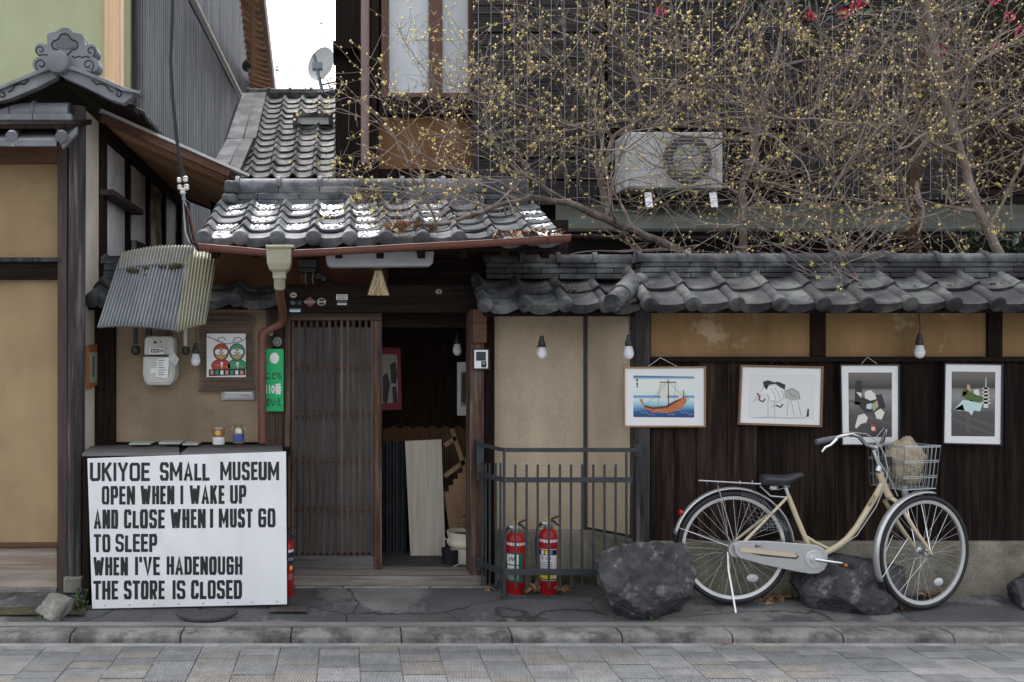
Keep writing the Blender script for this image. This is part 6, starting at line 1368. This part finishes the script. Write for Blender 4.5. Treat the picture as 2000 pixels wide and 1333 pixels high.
# a dried nest of leaves on the ridge
q = MB(); c = P(724,385,6.55)
for i in range(45): leaf(q, c+Vector((random.uniform(-.07,.07),random.uniform(-.03,.03),random.uniform(-.04,.06))), random.uniform(.02,.04), random.uniform(0,6), random.uniform(-1,1))
tag(q.build('leaf_clump', mat('dry_clump', (.22,.165,.10), .9, .5, 12)), 'clump of dry leaves caught on the canopy ridge', 'leaves')
# ================================================================= TREES
Mbark = mat('twig_bark', (.19,.15,.128), .85, .45, 9, (1,1,1), .4, 40, col2=(.26,.225,.2), mix2=.7, s2=5, spec=.2)
Mlimb = mat('limb_bark', (.095,.07,.058), .85, .6, 9, (1,1,1), .8, 40, col2=(.2,.17,.15), mix2=.7, s2=7, spec=.2)
Mbarkd = mat('dark_bark', (.055,.04,.034), .85, .5, 9, (2,2,.6), .6, 40)
Mbarkb = mat('brown_bark', (.075,.042,.03), .85, .5, 9, (3,3,.5), .6, 30)
Mbud = mat('wax_yellow_bud', (.58,.44,.15), .5, .3, 30, bump=0); Mblo = mat('wax_yellow_blossom', (.75,.67,.2), .5, .2, 30, bump=0)
Mbudb = mat('brown_bud', (.24,.15,.05), .6, .35, 30, bump=0)
rng = random.Random(21)
def rv(s=1): return Vector((rng.uniform(-s,s), rng.uniform(-s,s), rng.uniform(-s,s)))
OCT = [(0,1,0),(1,0,0),(0,0,1),(-1,0,0),(0,0,-1),(0,-1,0)]
def bud(q, p, r):
    q.add([p+Vector((a*r, b*r, c*r*1.15)) for a, b, c in OCT], [(0,2,1),(0,3,2),(0,4,3),(0,1,4),(5,1,2),(5,2,3),(5,3,4),(5,4,1)])
def blossom(q, p, r):
    d0 = rv().normalized(); a = d0.orthogonal().normalized(); b = d0.cross(a)
    for i in range(6):
        an = i*math.pi/3; e = (a*math.cos(an)+b*math.sin(an)); f_ = (a*math.cos(an+.5)+b*math.sin(an+.5))
        q.add([p, p+e*r*.9+d0*r*.5, p+(e+f_)*r*.65+d0*r*1.0, p+f_*r*.9+d0*r*.5], [(0,1,2,3)])
class Tree:
    def __init__(s): s.lb = MB(); s.tw = MB(); s.bu = MB(); s.bb = MB(); s.bl = MB()
    def twig(s, p, d, ln, r, lev, dens):
        n_ = max(3, int(ln/.055)); pts = [p]; d = d.normalized()
        for i in range(n_):
            d = (d+rv(.17)+Vector((0,0,.008))).normalized(); p = p+d*(ln/n_)
            if p.x < 1.25 and p.z < 2.34: d.z = abs(d.z)+.25; p.z = max(p.z, 2.3)
            if p.y > 8.25: p.y = 8.25; d.y = -abs(d.y)
            if p.y < 5.75: d.y = abs(d.y)
            pts.append(p)
        s.tw.tube(pts, [max(.0017, r*(1-.7*i/n_)) for i in range(n_+1)], 3 if r < .006 else 5, cap=False)
        if lev > 0:
            for k in range(rng.randint(3,4) if lev > 1 else rng.randint(2,4)):
                i = rng.randint(max(1,n_//5), n_); dd = (d*.7+rv(.95)); dd.y *= .6
                s.twig(pts[i], dd, ln*rng.uniform(.4,.75), r*.62*(1-.35*i/n_), lev-1, dens)
        dens = dens*rng.choice((.15,.5,1,1.7))
        if lev <= 1:
            for i in range(1, n_+1):
                if rng.random() < dens*.66:
                    for _ in range(rng.choice((1,1,2))):
                        pp = pts[i]+rv(.014); x = rng.random()
                        if x < .55: bud(s.bu, pp, rng.uniform(.0035,.0105))
                        elif x < .88: bud(s.bb, pp, rng.uniform(.004,.007))
                        else: blossom(s.bl, pp, rng.uniform(.009,.015))
    def limb(s, pix, r0, r1, n_side, ln, dens, lev=2, up=.25, m=None):
        pts = [P(*a) for a in pix]; dense = []
        for a, b in zip(pts[:-1], pts[1:]):
            k = max(2, int((b-a).length/.09))
            dense += [a.lerp(b, i/k)+rv(.008) for i in range(k)]
        dense.append(pts[-1]); n_ = len(dense)
        s.lb.tube(dense, [(r0+(r1-r0)*i/(n_-1))*rng.uniform(.9,1.1) for i in range(n_)], 8 if r0 > .015 else 5)
        for k in range(int(n_side*1.05)):
            i = int(rng.uniform(.12,1)*(n_-1)); t = (dense[min(i+1,n_-1)]-dense[max(i-1,0)]).normalized()
            d = t*.5+rv(1.0)+Vector((0,0,up*.3)); d.y *= .55; d.x *= 1.25
            s.twig(dense[i], d, ln*rng.uniform(.6,1.4), max(.0042,(r0+(r1-r0)*i/n_)*.5), lev, dens)
    def build(s, nm, label, loc, m):
        t = thing(nm, label, 'tree', loc)
        s.lb.build('trunk', m, t, smooth=True); s.tw.build('twigs', Mbark, t, smooth=True)
        for mb, n_, m_ in ((s.bu,'buds',Mbud),(s.bb,'brown_buds',Mbudb),(s.bl,'blossoms',Mblo)):
            if mb.v: stuff(mb.build(n_, m_, t))
        return t
# 1: low limb sweeping left over the canopy
T = Tree()
T.limb([(1345,500,6.7),(1290,473,6.7),(1235,450,6.65),(1180,428,6.6),(1110,398,6.5),(1030,384,6.4)], .030, .018, 5, .5, .5)
T.limb([(1040,386,6.4),(960,408,6.25),(900,430,6.1),(850,440,6.0),(820,436,5.95)], .017, .009, 8, .5, .5)
T.limb([(855,440,6.0),(835,400,6.05),(810,355,6.1),(790,300,6.2),(760,250,6.3)], .009, .004, 8, .5, .8)
T.limb([(1030,384,6.4),(940,345,6.5),(850,320,6.6),(770,270,6.7),(720,225,6.8)], .012, .004, 11, .55, .85)
T.limb([(1120,400,6.5),(1020,340,6.6),(930,250,6.8),(880,180,6.9)], .011, .004, 10, .6, .9)
T.limb([(1185,428,6.6),(1165,340,6.7),(1180,270,6.8),(1080,235,6.9),(960,215,7.0),(900,160,7.0)], .016, .005, 15, .6, .95)
T.build('wintersweet_tree', 'budding tree whose low limb sweeps over the entrance canopy', tuple(P(1345,500,6.7)), Mlimb)
# 2: upright pair of stems with pale forks in the middle
T = Tree()
T.limb([(1190,430,6.7),(1175,350,6.8),(1195,270,6.9),(1262,228,7.0),(1330,140,7.1),(1322,70,7.1),(1300,-40,7.1)], .018, .008, 17, .65, .95)
T.limb([(1262,228,7.0),(1240,150,7.0),(1190,60,7.0),(1170,-40,7.0)], .011, .006, 11, .6, .95)
T.limb([(1195,270,6.9),(1120,170,6.9),(1060,90,6.9),(990,20,6.9)], .010, .004, 14, .6, .95)
T.limb([(1330,140,7.1),(1370,60,7.1),(1390,-30,7.1)], .010, .006, 8, .6, .9)
T.build('wintersweet_tree', 'budding tree with pale forked stems before the reed blind', tuple(P(1190,430,6.7)), Mlimb)
# 3: dense middle bush rising behind the wall
T = Tree()
T.limb([(1452,505,6.5),(1450,440,6.6),(1446,380,6.7),(1470,300,6.8),(1500,180,6.9),(1530,60,7.0),(1545,-30,7.0)], .026, .010, 20, .65, .8)
T.limb([(1640,545,6.2),(1690,470,6.4),(1650,390,6.6),(1605,315,6.7),(1560,255,6.7),(1470,170,6.8),(1400,70,6.8)], .014, .006, 22, .65, .8)
T.limb([(1605,315,6.7),(1640,220,6.8),(1690,150,6.9),(1760,30,7.0),(1780,-30,7.0)], .013, .008, 18, .65, .75)
T.limb([(1605,318,6.7),(1590,220,6.7),(1610,110,6.8),(1590,-20,6.8)], .010, .006, 15, .6, .75)
T.limb([(1605,315,6.7),(1700,260,6.7),(1800,210,6.7),(1890,130,6.7),(1960,60,6.7)], .009, .004, 14, .6, .7)
T.limb([(1610,330,6.7),(1520,345,6.6),(1420,360,6.6),(1330,365,6.6)], .009, .004, 14, .5, .5)
T.limb([(1650,390,6.6),(1560,420,6.5),(1450,440,6.4),(1380,455,6.4)], .008, .004, 14, .5, .4, 2, 0)
T.limb([(1690,470,6.4),(1640,500,6.15),(1600,520,6.0),(1560,490,6.0)], .007, .003, 8, .4, .35, 2, 0)
T.limb([(1700,565,5.95),(1660,535,6.0),(1625,500,6.1),(1600,450,6.2)], .010, .006, 9, .4, .35)
T.limb([(1610,330,6.7),(1700,330,6.7),(1800,300,6.7),(1900,225,6.7),(1990,200,6.6)], .008, .003, 12, .5, .7)
T.build('wintersweet_tree', 'dense budding bush leaning over the tiled coping', tuple(P(1452,505,6.5)), Mlimb)
# 4: straight brown trunk
T = Tree(); T.limb([(1790,510,6.9),(1786,420,6.9),(1790,300,6.95),(1797,180,7.0),(1808,60,7.0),(1818,-60,7.0)], .040, .030, 6, .6, .5, 2)
T.limb([(1790,300,6.9),(1740,260,6.9),(1700,215,6.9)], .012, .005, 6, .5, .5)
T.build('brown_trunk_tree', 'straight dark brown tree trunk rising behind the wall', tuple(P(1790,510,6.9)), Mbarkb)
# 5: slanting pale trunk at the right
T = Tree(); T.limb([(1957,510,6.6),(1928,445,6.65),(1895,380,6.7),(1878,300,6.7),(1860,230,6.75),(1842,170,6.8),(1822,80,6.9),(1803,-30,6.9)], .032, .020, 8, .6, .6)
T.limb([(1878,305,6.7),(1830,280,6.7),(1780,255,6.75),(1745,215,6.8)], .016, .009, 5, .5, .5)
T.limb([(1895,330,6.7),(1960,310,6.6),(2040,270,6.5)], .006, .003, 5, .4, .9); T.limb([(1925,440,6.6),(1850,410,6.5),(1780,430,6.4),(1720,440,6.4)], .006, .003, 8, .4, .6, 2, 0)
T.limb([(1930,450,6.6),(1990,330,6.6),(2030,200,6.6),(2050,60,6.6)], .009, .006, 6, .45, .6)
T.build('slanting_tree', 'pale smooth tree trunk slanting left behind the coping', tuple(P(1957,510,6.6)), Mbark)
# 6: bare dark branches and camellia at the top right
T = Tree(); T.limb([(2120,330,7.2),(2040,200,7.2),(1960,110,7.2),(1860,40,7.2),(1760,-20,7.2)], .018, .008, 12, .7, .05); T.limb([(2060,220,7.2),(1980,170,7.2),(1920,90,7.2),(1900,-20,7.2)], .010, .006, 9, .6, .03)
T.build('bare_tree', 'dark bare branches reaching in beside the shutter', tuple(P(2120,330,7.2)), Mbarkd)
cm = thing('camellia_bush', 'dark green camellia with crimson flowers high among the branches', 'bush', tuple(P(1700,60,7.9)))
q = MB(); Mcl = mat('camellia_leaf', (.022,.045,.02), .35, .4, 12, bump=.05)
for i in range(420):
    p = P(rng.choice((rng.gauss(1660,60), rng.gauss(1930,50), rng.gauss(1480,50))), rng.gauss(20,38), rng.uniform(7.7,8.2)); leaf(q, p, rng.uniform(.03,.05), rng.uniform(0,6.3), rng.uniform(-1,1))
q.build('foliage', Mcl, cm)
MB().tube([P(1700,500,8.0),P(1690,300,8.0),P(1670,120,8.0),P(1660,-20,8.0)], [.03,.025,.02,.01], 8).build('trunk', Mbarkd, cm)
Mcf = mat('crimson_petal', (.50,.012,.07), .5, .3, 14, bump=0)
for (px_, py_) in ((1668,16),(1970,34),(1684,6),(1582,32),(1648,28),(1940,2),(1836,100),(1990,62),(1290,24),(1945,92)):
    q = MB(); c = P(px_, py_, 7.55)
    for k in range(7): leaf(q, c+Vector((.03*math.cos(k*.9),-.01,.03*math.sin(k*.9))), rng.uniform(.022,.034), k*.9, rng.uniform(.6,1.4))
    q.build('flower', Mcf, cm); 
# dark shrub leaves behind the coping at the right
q = MB()
for i in range(120): leaf(q, P(rng.gauss(1960,40), rng.uniform(455,505), rng.uniform(6.9,7.3)), rng.uniform(.03,.055), rng.uniform(0,6.3), rng.uniform(-1,1))
q.tube([P(1960,520,7.1),P(1955,450,7.1)], .01, 6)
tag(q.build('evergreen_shrub', Mcl), 'low dark evergreen shrub behind the coping by slanting trunk', 'shrub')
garden = struct(MB().box(1.2, 12, 6.25, 8.6, -.05, .15).build('garden_soil', MATS['mossy_soil']))
